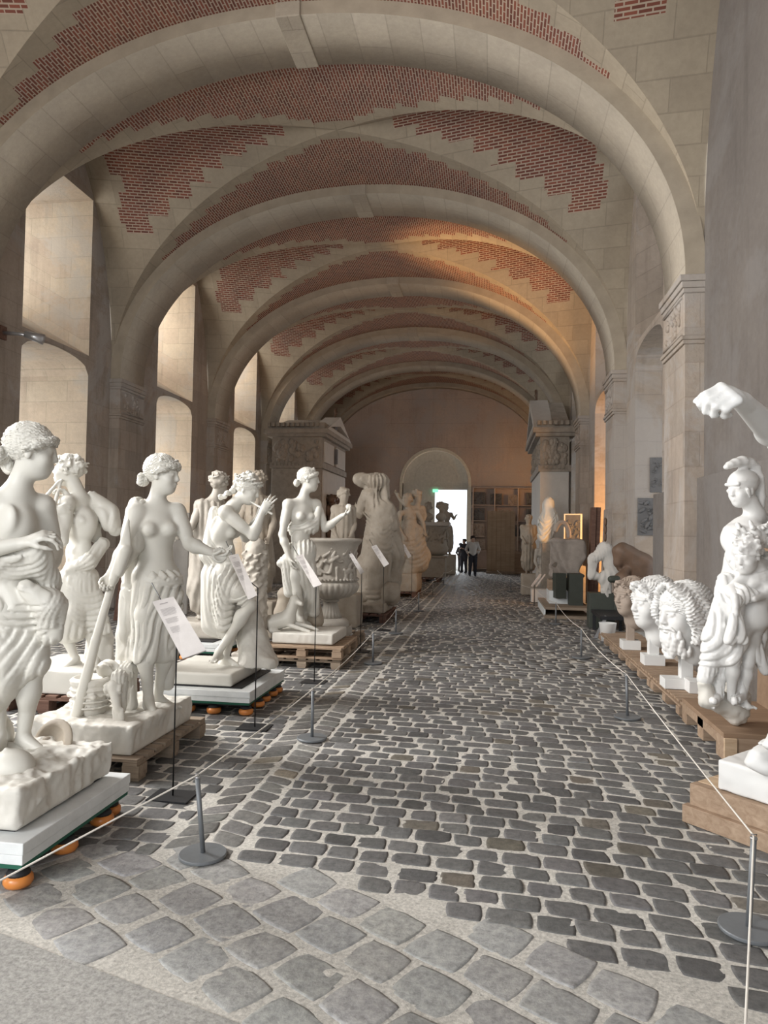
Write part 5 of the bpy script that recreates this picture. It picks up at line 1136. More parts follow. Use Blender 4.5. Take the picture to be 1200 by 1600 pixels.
# S5 : woman with a dog, holding up an apple
def statue_dog():
    D = 9.4; s = 1.12; a = lambda x, y, d=0: at(x, y, D+d)
    J = JP(D, hd=(482, 747, 0), nk=(474, 778, 0), ch=(472, 805, 0), pv=(468, 865, 0), sA=(450, 788, -.12), eA=(441, 835, -.15), wA=(452, 872, -.16), sB=(494, 788, .10), eB=(508, 826, .06), wB=(534, 806, -.02), hA=(460, 875, -.06), kA=(464, 925, -.10), aA=(470, 965, -.05), hB=(476, 875, .06), kB=(480, 925, .04), aB=(468, 966, .1))
    t = thing('marble_statue', 'marble woman raising an apple with a small dog at her feet, on the stacked pallets', 'statue', (.45, 9.0, .265))
    fw = dirv(.6, -.8); hf = dirv(.95, .1, .0); J['hd'] = J['hd']-UP*.02
    B = body(J, s, fw) + head(J['hd'], hf, UP, s*1.08) + hand(J['wA'], dirv(.3, -.2, -.9), dirv(.8, .2, .1), s, .5, 1) + hand(J['wB'], dirv(.85, -.1, .45), dirv(-.2, -.3, .9), s, .6, 1)
    B += foot(J['aA'], dirv(.4, -.9), s) + foot(J['aB'], dirv(.9, -.2), s)
    sculpt('figure', B, .0125, 'marble', t)
    H = hair(J['hd'], hf, UP, s*1.05, 'updo', 7); sd, f_, u_ = frame_of(hf, UP); q = J['hd']+f_*.06*s+u_*.10*s; H += [cap(q-sd*.03, q+sd*.03+u_*.02, .014), cap(q, q+u_*.05, .012, .008)]
    sculpt('hair', H, .0095, 'marble', t)
    sculpt('apple', [sph(a(545, 792, -.02), .042, .01), sph(a(545, 786, -.02), .012, .01, -1)], .01, 'marble', t)
    Rm = np.stack([RT, AW, UP])
    base = [cap(a(462, 826, .01), a(484, 822, 0), .105, .105, .03), cap(a(498, 795, .0), a(490, 825, 0), .04, .07, .03), ell(a(472, 860), (.19, .15, .17), Rm, .04), cap(a(472, 870), a(474, 905), .18, .14, .04), cap(a(448, 880, -.08), a(452, 925, -.06), .075, .07, .04), cap(a(452, 870, -.1), a(438, 880, -.08), .07, .05, .03), cap(a(482, 890, 0), a(490, 955, .02), .11, .08, .05), cap(a(468, 900, .06), a(470, 960, .1), .12, .11, .05)]
    Fo = fan(a(450, 815, -.3), a(450, 832, -.3), a(498, 808, -.2), a(498, 828, -.2), 6, base, .012, UP*-.03, 1) + fan(a(452, 838, -.3), a(490, 838, -.3), a(455, 870, -.3), a(492, 872, -.2), 9, base, .011, UP*0, 2) + fan(a(445, 868, -.3), a(445, 885, -.3), a(496, 858, -.2), a(496, 872, -.2), 5, base, .016, UP*-.04, 3) + fan(a(440, 880, -.3), a(458, 880, -.3), a(446, 925, -.3), a(460, 925, -.3), 5, base, .014, UP*0, 4) + fan(a(465, 885, -.3), a(494, 885, -.3), a(460, 960, -.2), a(498, 955, -.2), 7, base, .014, RT*.02, 5)
    sculpt('drapery', base+Fo, .0125, 'marble', t)
    rough_plinth('plinth', t, .08, .86, 8.58, 9.4, .267, .40, 'marble_rough', .006, .016, 11)
    g = lambda x, y, d=-.35: at(x, y, D+d)
    dg = [cap(g(425, 974), g(450, 966), .085, .085, .04), cap(g(450, 966), g(457, 948), .075, .055, .03), ell(g(420, 972), (.07, .08, .085), Rm, .03), cap(g(458, 944), g(460, 937), .052, .05, .02), cap(g(461, 938), g(471, 944, -.42), .034, .022, .015), cap(g(455, 938), g(451, 948), .016, .01, .008), cap(g(463, 938, -.3), g(463, 926, -.3), .013, .007, .006),
          cap(g(448, 975, -.4), g(474, 984, -.46), .028, .018, .015), cap(g(455, 972, -.32), g(486, 980, -.38), .028, .018, .015), cap(g(474, 984, -.46), g(484, 987, -.48), .02, .016, .01), cap(g(486, 980, -.38), g(496, 984, -.4), .02, .016, .01), cap(g(424, 985, -.42), g(440, 989, -.44), .03, .02, .02), cap(g(415, 980), g(412, 988, -.3), .015, .008, .01)]
    dg = [(*d_[:3], d_[3]*1.22, d_[4]*1.22, *d_[5:]) if d_[0] == 'cap' else d_ for d_ in dg]
    sculpt('dog', dg, .0105, 'marble', t)
    sculpt('tree_stump', [cap(a(446, 930, .15), a(440, 972, .15), .10, .13, .04), cap(a(485, 930, .15), a(492, 968, .15), .10, .12, .04)], .018, 'marble_warm', t, lambda P: .02*vnoise(P, 12, 5), .39)
statue_dog()

# the large vase
def vase(label, c, H, rb, mat, ped, seed=0, square=False, res_n=72):
    t = thing('marble_vase', label, 'vase', c)
    b = MB(); b.span((c[0]-ped, c[1]-ped, c[2]), (c[0]+ped, c[1]+ped, c[2]+.10*H)); b.out('base_block', M[mat], t, bevel=.006)
    z = .10*H
    fr = [(ped*.98, z), (ped*1.0, z+.015), (ped*1.0, z+.05*H), (ped*.86, z+.075*H), (ped*.66, z+.085*H)]
    b = MB(); b.lathe(fr, c, 48); b.out('foot_ring', M[mat], t, smooth=True)
    flt = lambda i, a: -.05*abs(math.sin(a*9))
    b = MB(); b.lathe([(ped*.62, z+.085*H), (ped*.5, z+.14*H), (ped*.38, z+.22*H), (ped*.33, z+.25*H)], c, 144, flt); b.out('foot_stem', M[mat], t, smooth=True)
    b = MB(); b.lathe([(ped*.42, z+.25*H), (ped*.46, z+.262*H), (ped*.42, z+.275*H)], c, 40); b.out('collar', M[mat], t, smooth=True)
    b = MB(); prof = [(ped*.4, z+.275*H), (rb*.66, z+.30*H), (rb*.93, z+.36*H), (rb*1.0, z+.42*H), (rb*.99, z+.455*H)]; b.lathe(prof, c, 180, lambda i, a: (.035*abs(math.sin(a*15)) if 0 < i < 4 else 0)); b.out('fluted_bowl', M[mat], t, smooth=True)
    b = MB(); b.lathe([(rb*.93, z+.45*H), (rb*.88, z+.50*H), (rb*.86, z+.62*H), (rb*.89, z+.74*H), (rb*.96, z+.82*H), (rb*1.07, z+.86*H), (rb*1.12, z+.875*H), (rb*1.12, z+.895*H), (rb*1.0, z+.90*H), (rb*.85, z+.885*H)], c, 64); b.out('body', M[mat], t, smooth=True)
    rn = np.random.default_rng(seed); p = []
    C = np.array(c)
    for i in range(84):
        an = rn.uniform(0, 2*PI); zz = rn.uniform(.48, .78)*H+z; q = C+np.array([rb*.885*math.cos(an), rb*.885*math.sin(an), zz]); o = np.array([math.cos(an), math.sin(an), 0]); tt = np.array([-o[1], o[0], 0])
        v = nrmz(tt*rn.normal(0, 1)+UP*rn.normal(0, 1.3))*rn.uniform(.04, .10)
        p += [cap(q-v, q+v*.4, .028, .02, .015), cap(q+v*.4, q+v+UP*.03, .018, .012, .01), sph(q+v*1.1+UP*.04, .026, .01)]
    for i in range(44): an = 2*PI*i/44; p.append(sph(C+np.array([rb*.97*math.cos(an), rb*.97*math.sin(an), z+.485*H]), .022, .006))
    sculpt('relief_band', p, .012, mat, t)
    for q in (-1, 1): pass
    return t
vase('large fluted marble vase with carved relief on a round foot, right of the dog statue', at(516, 990, 10.35)*np.array([1, 1, 0])+np.array([0, 0, .152]), 1.42, .40, 'marble_grey', .27, 3)

# weathered headless draped group
def lump_group(D, s, parts, base, folds, res, mat, label, pl, seed, post_amp=.03, name='figure'):
    pass
def group_headless():
    D = 13.7; a = lambda x, y, d=0: at(x, y, D+d); s = 1.2
    t = thing('sculpture_group', 'tall brownish headless draped group with broken top, right of the vase', 'sculpture', (.3, 13.7, .16))
    base = [cap(a(592, 830), a(580, 925), .26, .34, .08), cap(a(600, 800), a(604, 870), .24, .28, .08), cap(a(580, 775), a(596, 830), .17, .22, .08), cap(a(572, 890), a(560, 935), .26, .2, .08), cap(a(606, 860), a(606, 930), .26, .22, .08), ell(a(588, 752), (.24, .18, .16), np.stack([RT, AW, UP]), .06), cap(a(566, 750), a(560, 748), .12, .1, .04), sph(a(563, 748), .11, .05), cap(a(600, 762), a(603, 775), .10, .08, .04), cap(a(572, 770), a(562, 800), .09, .12, .05), cap(a(612, 812), a(618, 850), .12, .1, .05)]
    Fo = fan(a(590, 795, -.6), a(616, 800, -.6), a(560, 930, -.6), a(606, 940, -.6), 15, base, .05, RT*-.10, 1, 9, .02, .01) + fan(a(575, 800, -.6), a(575, 850, -.6), a(618, 800, -.6), a(618, 830, -.6), 8, base, .045, UP*-.18, 2, 9, .02, .01) + fan(a(560, 762, -.5), a(582, 770, -.5), a(556, 800, -.5), a(580, 800, -.5), 9, base, .035, UP*0, 3) + fan(a(552, 925, -.5), a(552, 940, -.5), a(612, 915, -.5), a(612, 938, -.5), 4, base, .04, UP*-.05, 4)
    sculpt('figures', base+Fo, .024, 'marble_warm', t, lambda P: .022*vnoise(P, 5, 1)+.010*vnoise(P, 15, 2), .30)
    b = [sph(a(566, 930, -.2), .16, .1), sph(a(610, 925, -.2), .2, .1), sph(a(590, 935, -.1), .22, .1)]
    rough_plinth('plinth', t, -.2, .82, 13.1, 14.4, .162, .34, 'marble_warm', .03, .028, 4)
    sculpt('carved_rock', b, .026, 'marble_warm', t, lambda P: .04*vnoise(P, 7, 6), .32)
group_headless()
# intertwined group
def group_twined():
    D = 19.; a = lambda x, y, d=0: at(x, y, D+d); s = 1.22
    t = thing('sculpture_group', 'weathered group of intertwined draped figures before the far doorway', 'sculpture', (.4, 19.1, .14))
    J1 = JP(D, hd=(636, 782, 0), nk=(638, 796, 0), ch=(640, 810, 0), pv=(640, 838, 0), sA=(626, 802, -.1), eA=(620, 820, -.2), wA=(630, 836, -.3), sB=(652, 800, .1), eB=(660, 815, 0), wB=(664, 832, -.1), hA=(634, 842, -.1), kA=(628, 866, -.2), aA=(630, 888, -.1), hB=(646, 842, .1), kB=(652, 866, 0), aB=(650, 888, .1))
    J2 = JP(D, hd=(652, 776, .2), nk=(652, 790, .2), ch=(652, 805, .2), pv=(650, 832, .2), sA=(642, 794, .1), eA=(630, 786, 0), wA=(622, 776, 0), sB=(660, 794, .3), eB=(664, 806, .3), wB=(658, 820, .1), hA=(646, 840, .2), kA=(644, 862, .1), aA=(644, 886, .1), hB=(656, 840, .2), kB=(660, 862, .2), aB=(660, 884, .2))
    fw = dirv(.2, -1)
    B = body(J1, s, fw) + head(J1['hd'], dirv(-.5, -.8), UP, s*1.05) + body(J2, s, fw, False) + head(J2['hd'], dirv(.7, -.7), UP, s*1.05) + hand(J1['wB'], dirv(.2, -.5, -.9), dirv(.3, -.8, 0), s) + hand(J2['wA'], dirv(-.4, 0, .9), dirv(-.3, -.8, 0), s) + hand(J1['wA'], dirv(.4, -.5, -.7), dirv(0, 1, 0), s) + hand(J2['wB'], dirv(-.4, -.5, -.7), dirv(0, -1, 0), s)
    sculpt('figures', B, .024, 'marble_warm', t, lambda P: .006*vnoise(P, 14, 1))
    sculpt('hair', hair(J1['hd'], dirv(-.5, -.8), UP, s*1.15, 'curly', 1)+hair(J2['hd'], dirv(.7, -.7), UP, s*1.15, 'curly', 2), .018, 'marble_warm', t)
    base = [cap(a(640, 818), a(634, 860), .2, .3, .08), cap(a(652, 830), a(656, 880), .18, .24, .08), cap(a(628, 850), a(622, 890), .18, .18, .08), cap(a(648, 862, -.1), a(640, 895, -.1), .2, .2, .08), cap(a(660, 845, 0), a(666, 870, 0), .08, .1, .06)]
    Fo = fan(a(630, 815, -.5), a(656, 815, -.5), a(618, 892, -.5), a(664, 892, -.5), 14, base, .03, UP*-.02, 1, 8, .02) + fan(a(622, 840, -.5), a(622, 875, -.5), a(664, 830, -.5), a(664, 880, -.5), 9, base, .03, UP*-.12, 2, 8, .02)
    sculpt('drapery', base+Fo, .026, 'marble_warm', t, lambda P: .02*vnoise(P, 6, 3)+.012*vnoise(P, 16, 2), .4)
    rough_plinth('plinth', t, -.1, .86, 18.5, 19.85, .142, .62, 'marble_warm', .02, .035, 4)
group_twined()
# carved square altar/vase with busts on it, dark statue against the door
c = at(678, 895, 25.8)*np.array([1, 1, 0]); t = thing('carved_altar', 'broad square carved altar with heavy rim, left of the open far doorway', 'altar', (c[0], c[1], .12))
b = MB(); b.box((c[0], c[1], .12+.35), (.85, .85, .7)); b.out('pedestal', M['marble_warm'], t, bevel=.02)
b = MB(); b.box((c[0], c[1], .86), (1.0, 1.0, .08)); b.out('moulding', M['marble_warm'], t, bevel=.02)
b = MB(); b.lathe([(.3, .9), (.48, .98), (.52, 1.15), (.46, 1.3), (.46, 1.9), (.52, 1.96)], (c[0], c[1], 0), 32); b.out('body', M['marble_warm'], t, smooth=True)
b = MB(); b.box((c[0], c[1], 2.03), (1.12, 1.12, .14)); b.out('rim', M['temple_pale'], t, bevel=.02)
sculpt('relief_band', [cap(np.array([c[0]+.47*math.cos(q), c[1]+.47*math.sin(q), 1.3+.5*_hash(i, 1, 2, 3)]), np.array([c[0]+.49*math.cos(q+.15), c[1]+.49*math.sin(q+.15), 1.35+.5*_hash(i, 5, 2, 3)]), .05, .03, .02) for i, q in enumerate(np.linspace(0, 2*PI, 40))], .03, 'marble_warm', t)
def bust(c, s, f, mat, label, kind='curly', pl=.0, group=None, res=.018, seed=1):
    t = thing('marble_bust', label, 'bust', c, group); c = np.array(c, float); hd = c+UP*(.42*s+pl)
    nk = hd-UP*.14*s; ch = nk-UP*.13*s
    p = head(hd, f, UP, s*1.1)+[cap(nk-UP*.05*s, hd, .055*s, .05*s, .03), ell(ch, (.2*s, .12*s, .12*s), np.stack([nrmz(np.cross(f, UP)), nrmz(f), UP]), .05), cap(ch, c+UP*(pl+.02), .10*s, .07*s, .04)]
    sculpt('head_and_chest', p, res, mat, t); sculpt('hair', hair(hd, f, UP, s*1.16, kind, seed), res*.8, mat, t)
    b = MB(); b.lathe([(.12*s, 0), (.13*s, .02), (.09*s, .05), (.08*s, .10*s+.02)], c, 24); b.out('socle', M[mat], t, smooth=True); return t
bust((c[0]-.25, c[1]-.1, 2.1), 1.25, dirv(-.6, -.8), 'marble_warm', 'left of two busts standing on the carved altar rim', group='busts on the altar')
bust((c[0]+.22, c[1]+.1, 2.1), 1.3, dirv(.7, -.6), 'marble_warm', 'right of two busts standing on the carved altar rim', group='busts on the altar', seed=3)
def small_statue(D, pts, s, fw, hf, mat, label, draped, z0, res=.026, female=True, ped=None, hairkind='curly', reach=None):
    J = JP(D, **pts); root = J['aA']*.5+J['aB']*.5; root[2] = z0; t = thing('marble_statue', label, 'statue', root)
    B = body(J, s, fw, female)+head(J['hd'], hf, UP, s)
    for w in 'AB':
        if 'w'+w in J: B += hand(J['w'+w], nrmz(J['w'+w]-J['e'+w]), fw, s, .6)
    B += foot(J['aA'], fw, s)+foot(J['aB'], fw, s)
    sculpt('figure', B, res, mat, t); sculpt('hair', hair(J['hd'], hf, UP, s*1.08, hairkind, 2), res*.75, mat, t)
    if draped:
        m = (J['aA']+J['aB'])/2; base = [cap(J['pv'], m*.75+J['pv']*.25, .19*s, .19*s, .06), cap(J['hA'], J['kA'], .13*s, .12*s, .06), cap(J['hB'], J['kB'], .13*s, .12*s, .06), cap(J['kA'], J['aA']+UP*.1, .12*s, .1*s, .06), cap(J['kB'], J['aB']+UP*.1, .12*s, .1*s, .06)]
        if draped > 1: base += [cap(J['ch'], J['pv'], .155*s, .17*s, .05), cap(J['sA'], J['pv'], .08*s, .12*s, .06), cap(J['sB'], J['sB']*.3+J['pv']*.7, .075*s, .12*s, .06)]
        r_ = nrmz(np.cross(fw, UP)); top = J['ch'] if draped > 1 else J['pv']
        Fo = fan(top-r_*.2*s+fw*.3, top+r_*.2*s+fw*.3, m-r_*.25*s+fw*.3+UP*.1, m+r_*.25*s+fw*.3+UP*.1, 11, base, .02*s, UP*0, 1, 8, .015)+fan(J['pv']-r_*.25+fw*.3, J['kA']-r_*.2+fw*.3, J['pv']+r_*.25+fw*.3, J['kB']+r_*.2+fw*.3, 6, base, .022*s, UP*-.08, 2, 8, .015)
        Fo += fan(top-r_*.2*s-fw*.3, top+r_*.2*s-fw*.3, m-r_*.25*s-fw*.3+UP*.1, m+r_*.25*s-fw*.3+UP*.1, 9, base, .02*s, UP*0, 3, 8, .015)
        sculpt('drapery', base+Fo, res, mat, t)
    x, y = root[0], root[1]; zt = min(J['aA'][2], J['aB'][2])-.07*s; hw = ped or .3
    if zt > z0+.02: rough_plinth('plinth', t, x-hw, x+hw, y-hw, y+hw, z0+.002, zt, mat, .006, .03, 3)
    return t
# dark statue silhouetted against the doorway
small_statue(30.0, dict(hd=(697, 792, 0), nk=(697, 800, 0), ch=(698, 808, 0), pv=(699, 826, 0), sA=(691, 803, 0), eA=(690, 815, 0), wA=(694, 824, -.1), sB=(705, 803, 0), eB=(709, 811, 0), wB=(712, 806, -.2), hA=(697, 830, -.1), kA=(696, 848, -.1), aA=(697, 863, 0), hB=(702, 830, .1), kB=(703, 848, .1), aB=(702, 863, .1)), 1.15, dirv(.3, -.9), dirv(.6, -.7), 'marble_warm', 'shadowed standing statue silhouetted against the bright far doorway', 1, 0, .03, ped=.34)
# statue beyond the flute player, seen from behind
small_statue(9.6, dict(hd=(343, 757, 0), nk=(336, 778, 0), ch=(330, 800, 0), pv=(322, 850, 0), sA=(314, 790, -.1), eA=(300, 822, -.2), wA=(285, 832, -.25), sB=(345, 790, .15), eB=(355, 825, .2), wB=(350, 855, .1), hA=(316, 860, -.1), kA=(312, 915, -.1), aA=(312, 958, 0), hB=(328, 860, .1), kB=(332, 915, .1), aB=(328, 958, .1)), 1.12, dirv(-.3, .9), dirv(.3, .9), 'marble_grey', 'grey statue standing behind the flute player, only its head and back showing', 2, .225, .02, ped=.33, hairkind='curly_wreath')
# tree-like carved stele and large shadowed figure between the flute player and dog statue
cc = at(412, 985, 8.9)*np.array([1, 1, 0])-np.array([.13, 0, 0]); t = thing('carved_stele', 'tall greyish tree-trunk stele carved with leaves, behind the flute player', 'stele', cc)
sculpt('trunk', [cap(cc+UP*.1, cc+UP*1.45, .17, .13, .04), sbox(cc+UP*.08, (.2, .22, .08))]+[cap(cc+np.array([.14*math.cos(q*2.4), .14*math.sin(q*2.4), .2+.0115*q]), cc+np.array([.155*math.cos(q*2.4+.5), .155*math.sin(q*2.4+.5), .25+.0115*q]), .028, .012, .012) for q in range(104)], .015, 'marble_grey', t, lambda P: .012*vnoise(P, 13, 2)+.008*vnoise(P, 30, 3))
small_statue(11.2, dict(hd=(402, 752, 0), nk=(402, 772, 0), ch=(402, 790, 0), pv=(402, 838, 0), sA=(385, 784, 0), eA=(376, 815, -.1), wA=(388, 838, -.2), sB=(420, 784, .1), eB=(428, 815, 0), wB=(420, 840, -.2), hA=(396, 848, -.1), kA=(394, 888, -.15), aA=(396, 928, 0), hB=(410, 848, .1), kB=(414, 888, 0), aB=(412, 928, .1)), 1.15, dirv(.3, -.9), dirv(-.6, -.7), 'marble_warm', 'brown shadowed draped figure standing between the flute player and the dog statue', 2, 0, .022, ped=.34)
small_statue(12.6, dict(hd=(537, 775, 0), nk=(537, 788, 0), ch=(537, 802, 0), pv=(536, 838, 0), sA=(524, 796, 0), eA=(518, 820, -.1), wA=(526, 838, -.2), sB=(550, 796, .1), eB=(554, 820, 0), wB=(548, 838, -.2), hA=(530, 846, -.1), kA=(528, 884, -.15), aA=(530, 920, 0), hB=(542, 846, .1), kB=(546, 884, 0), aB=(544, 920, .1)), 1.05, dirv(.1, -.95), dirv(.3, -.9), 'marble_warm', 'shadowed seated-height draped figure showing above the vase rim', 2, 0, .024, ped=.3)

# ---------------------------------------------------------------- right side sculptures
# colossal heads
def colossal(c, f, up, s, label, beard, seed, mat='plaster_cast', blocks=()):
    c = np.array(c, float); t = thing('colossal_head', label, 'sculpture', (c[0], c[1], .141)); sd, f, u = frame_of(f, up); L = lambda x, y, z: c+s*(sd*x+f*y+u*z); rn = np.random.default_rng(seed)
    p = head(c, f, u, s/1.13)+[cap(L(0, -.01, -.08), L(0, -.03, -.15), .052*s, .06*s, .03*s)]
    sculpt('head', p, .0035*s+.0, mat, t)
    h = [('hairf', c+s*u*.03, sd, f, u, s*1.0, 'wavy')]
    if beard:
        hb = [ell(L(0, -.02, .035), (.088*s, .105*s, .092*s), np.stack([sd, f, u]), .02), ell(L(0, .128, -.035), (.08*s, .09*s, .088*s), np.stack([sd, f, u]), .015*s, -1)]
        h += hb
        for side in (-1, 1):
            for i in range(15):   # long wavy locks falling from the parting
                x0 = side*(.01+.004*i); st = L(x0, .075-.009*i, .118-.001*i*i*.4); en = L(side*(.085+.012*math.sin(i)), .03-.012*i, -.10-.004*i); tt = np.linspace(0, 1, 10)[:, None]
                P = st*(1-tt)+en*tt + sd*side*.045*s*np.sin(PI*tt)*1.1 + s*.009*np.sin(tt*PI*4+i)*f + u*.02*s*np.sin(PI*tt); h += tubes([P], .007*s, .0125*s, .004*s)
        sculpt('hair', h, .0038*s, mat, t)
        bd = [ell(L(0, .055, -.10), (.05*s, .04*s, .045*s), np.stack([sd, f, u]), .02*s)]
        for i in range(44):
            x = rn.uniform(-1, 1); z = rn.uniform(-.15, -.062); y = .085-.045*x*x - .2*max(0, -.09-z); q = L(.056*x, y, z)
            if abs(x) < .42 and z > -.073: continue
            w0 = rn.uniform(0, 6); P = np.array([q+s*(.013*math.cos(w0+j*.9)*sd+.013*math.sin(w0+j*.9)*u-u*.006*j+f*.004*math.sin(j)) for j in range(5)]); bd += tubes([P], .005*s, .0095*s, .003*s)
        for side in (-1, 1): bd += tubes([[L(side*x_, .098-.3*x_-2*x_*x_, -.043-.35*x_-.004*math.sin(x_*160)) for x_ in (.003, .012, .021, .030, .040, .047)]], .003*s, .0065*s, .004*s)
        sculpt('beard', bd, .0036*s, mat, t)
    else:
        h += [ell(L(0, -.022, .04), (.084*s, .10*s, .086*s), np.stack([sd, f, u]), .02), ell(L(0, .13, -.04), (.085*s, .09*s, .10*s), np.stack([sd, f, u]), .015*s, -1)]
        for i in range(13):
            a_ = .0+i*.105; 
            for side in (-1, 1):
                tt = np.linspace(0, 1, 11)[:, None]; st = L(0, .095-.013*i, .09+.002*i); en = L(side*.088, .04-.012*i, -.03); P = st*(1-tt)+en*tt+(u*.03+f*.0)*s*np.sin(PI*tt)+f*.008*s*np.sin(tt*PI*6+i*1.3); h += tubes([P], .006*s, .010*s, .003*s)
        sculpt('hair', h, .0038*s, mat, t)
    b = MB(); z0 = .142
    ft = c-u*s*.15; b.box((ft[0], ft[1], (z0+ft[2])/2+.01), (.09*s/2, .09*s/2, max(.02, ft[2]-z0+.02))); b.out('support', M[mat], t, bevel=.004)
    for bx in blocks: b = MB(); b.span((bx[0]-bx[2], bx[1]-bx[2], z0), (bx[0]+bx[2], bx[1]+bx[2], z0+bx[3])); b.out('block', M['plaster_cast'], t, bevel=.004)
    return t
c1 = at(1068, 958, 7.25); colossal(c1, dirv(-.955, -.29, -.06), nrmz(UP-RT*.05), 2.6, 'white colossal bearded head with long wavy locks on small white blocks', True, 1, 'plaster_cast', [(c1[0]-.1, c1[1]-.02, .11, .10), (c1[0]+.08, c1[1]-.2, .10, .12)])
c2 = at(1020, 942, 8.55); colossal(c2, dirv(-.97, -.22, -.02), UP, 2.6, 'white colossal head with wavy hair, behind the bearded head', False, 2, 'plaster_cast', [(c2[0]+.0, c2[1], .12, .12)])
c3 = at(985, 932, 9.7); colossal(c3, dirv(-.93, -.35, 0), UP, 2.2, 'dim pinkish colossal head, third and farthest of the row of heads', False, 3, 'relief_tan', [(c3[0], c3[1], .12, .12)])
# helmeted warrior fragment with figures
def warrior():
    D = 5.55; s = 1.02; a = lambda x, y, d=0: at(x, y, D+d)
    t = thing('marble_statue', 'white cast of a helmeted warrior holding draped bodies, leaning in the open crate', 'statue', (4.75, 6.0, .207))
    hf = dirv(-.93, -.36, -.14); fw = dirv(-.72, -.68)
    J = JP(D, hd=(1160, 765, 0), nk=(1180, 802, .02), ch=(1162, 840, -.04), pv=(1158, 905, 0), sA=(1160, 822, .02), eA=(1143, 868, -.1), wA=(1165, 905, -.2), sB=(1206, 815, .08), eB=(1216, 870, .04), wB=(1185, 880, -.2), hA=(1150, 915, -.05), kA=(1118, 990, -.1), aA=(1112, 1085, -.05), hB=(1172, 915, .05), kB=(1165, 1000, -.08), aB=(1150, 1085, -.05))
    B = body(J, s, fw, False)+head(J['hd'], hf, UP, s*1.0)+hand(J['wA'], dirv(.6, -.5, .1), dirv(0, .9, 0), s)+hand(J['wB'], dirv(-.8, -.3, -.1), dirv(0, .9, -.3), s)+foot(J['aA'], dirv(-.5, -.8), s)+foot(J['aB'], dirv(.2, -.9), s)
    # second, smaller figure held in front
    J2 = JP(D-.16, hd=(1168, 868, -.08), nk=(1180, 888, 0), ch=(1184, 912, 0), pv=(1172, 965, 0), sA=(1164, 898, 0), eA=(1140, 922, -.05), wA=(1156, 938, -.16), sB=(1200, 898, .05), eB=(1204, 925, 0), wB=(1178, 936, -.16), hA=(1162, 975, 0), kA=(1146, 1030, -.06), aA=(1142, 1092, 0), hB=(1176, 975, .05), kB=(1168, 1035, 0), aB=(1160, 1095, .05))
    B += body(J2, s*.85, dirv(-.3, -.95))+head(J2['hd'], dirv(-.8, -.5, -.3), UP, s*.95)
    sculpt('figures', B, .0098, 'plaster_cast', t)
    hr = hair(J2['hd'], dirv(-.8, -.5, -.3), UP, s*1.0, 'curly', 4)
    rn = np.random.default_rng(3)
    for i in range(150): q = a(rn.uniform(1148, 1215), rn.uniform(820, 900), -.14+rn.uniform(-.04, .04)); v = rn.normal(0, .02, 3); hr.append(cap(q, q+v, rn.uniform(.012, .026), .012, .008))
    sculpt('curls_and_foliage', hr, .0085, 'plaster_cast', t)
    sd, f_, u_ = frame_of(hf, UP); s = s*1.13; L = lambda x, y, z: J['hd']+s*(sd*x+f_*y+u_*z); Rm = np.stack([sd, f_, u_])
    hp = [ell(L(0, -.015, .05), (.088*s, .11*s, .088*s), Rm, .01), ell(L(0, .12, -.055), (.10*s, .10*s, .085*s), Rm, .012, -1), cap(L(-.05, .085, .045), L(.05, .085, .045), .012*s, None, .01)]
    path = [L(0, .12, .165), L(0, .09, .175), L(0, .04, .185), L(0, -.02, .19), L(0, -.08, .175), L(0, -.125, .135), L(0, -.145, .07), L(0, -.145, 0), L(0, -.14, -.07), L(0, -.12, -.14)]
    hp += [cap(path[i], path[i+1], (.018+.006*min(i, 3))*s, (.018+.006*min(i+1, 3))*s, .01, 1, (sd, .75)) for i in range(9)] + [cap(L(0, .0, .13), L(0, -.05, .16), .02*s, .03*s, .01), cap(L(0, -.09, .08), L(0, -.12, .12), .03*s, .03*s, .01)]
    hp += [cap(L(q*.078, .04, .0), L(q*.07, .02, -.05), .014*s, .008*s, .01) for q in (-1, 1)]+tubes([[L(q*.085*math.sin(w_), .095*math.cos(w_)-.01, .05+.02*math.cos(w_)) for w_ in np.linspace(.1, 2.2, 8)] for q in (-1, 1)], .006, .008, .004)
    sculpt('helmet', hp, .0068, 'plaster_cast', t)
    g = lambda x, y, d=-.15: at(x, y, D+d)
    base = [cap(g(1134, 905), g(1118, 1000), .05, .085, .04), cap(g(1118, 1000), g(1102, 1060), .085, .055, .04), cap(g(1150, 930, -.22), g(1142, 1030, -.2), .06, .07, .03), cap(g(1182, 892), g(1186, 1020, -.05), .08, .07, .03), cap(g(1198, 890, 0), g(1200, 1020, 0), .07, .05, .03), cap(g(1178, 1010), g(1196, 1045), .05, .045, .03),
            cap(g(1126, 1010), g(1116, 1070, -.05), .075, .055, .04), cap(g(1155, 935, -.28), g(1176, 930, -.26), .05, .045, .02), cap(g(1134, 905, -.1), g(1160, 925, -.26), .045, .05, .03)]
    rk = [cap(g(1108, 1085, -.02), g(1150, 1110, 0), .075, .10, .05), cap(g(1150, 1075, .04), g(1152, 1105, .03), .09, .10, .05), cap(g(1100, 1070), g(1108, 1095), .05, .07, .04)]
    sculpt('rocky_base', rk, .012, 'marble_rough', t, lambda P: .016*vnoise(P, 14, 5)+.008*vnoise(P, 34, 6), .208)
    for (xa, ya, xb, yb) in ((1128, 1040, 1122, 1085), (1158, 1030, 1156, 1085)): base += [cap(g(xa, ya, -.12), g(xb, yb, -.12), .052, .036, .02), cap(g(xb, yb, -.12), g(xb-8, yb+10, -.22), .036, .03, .02)]
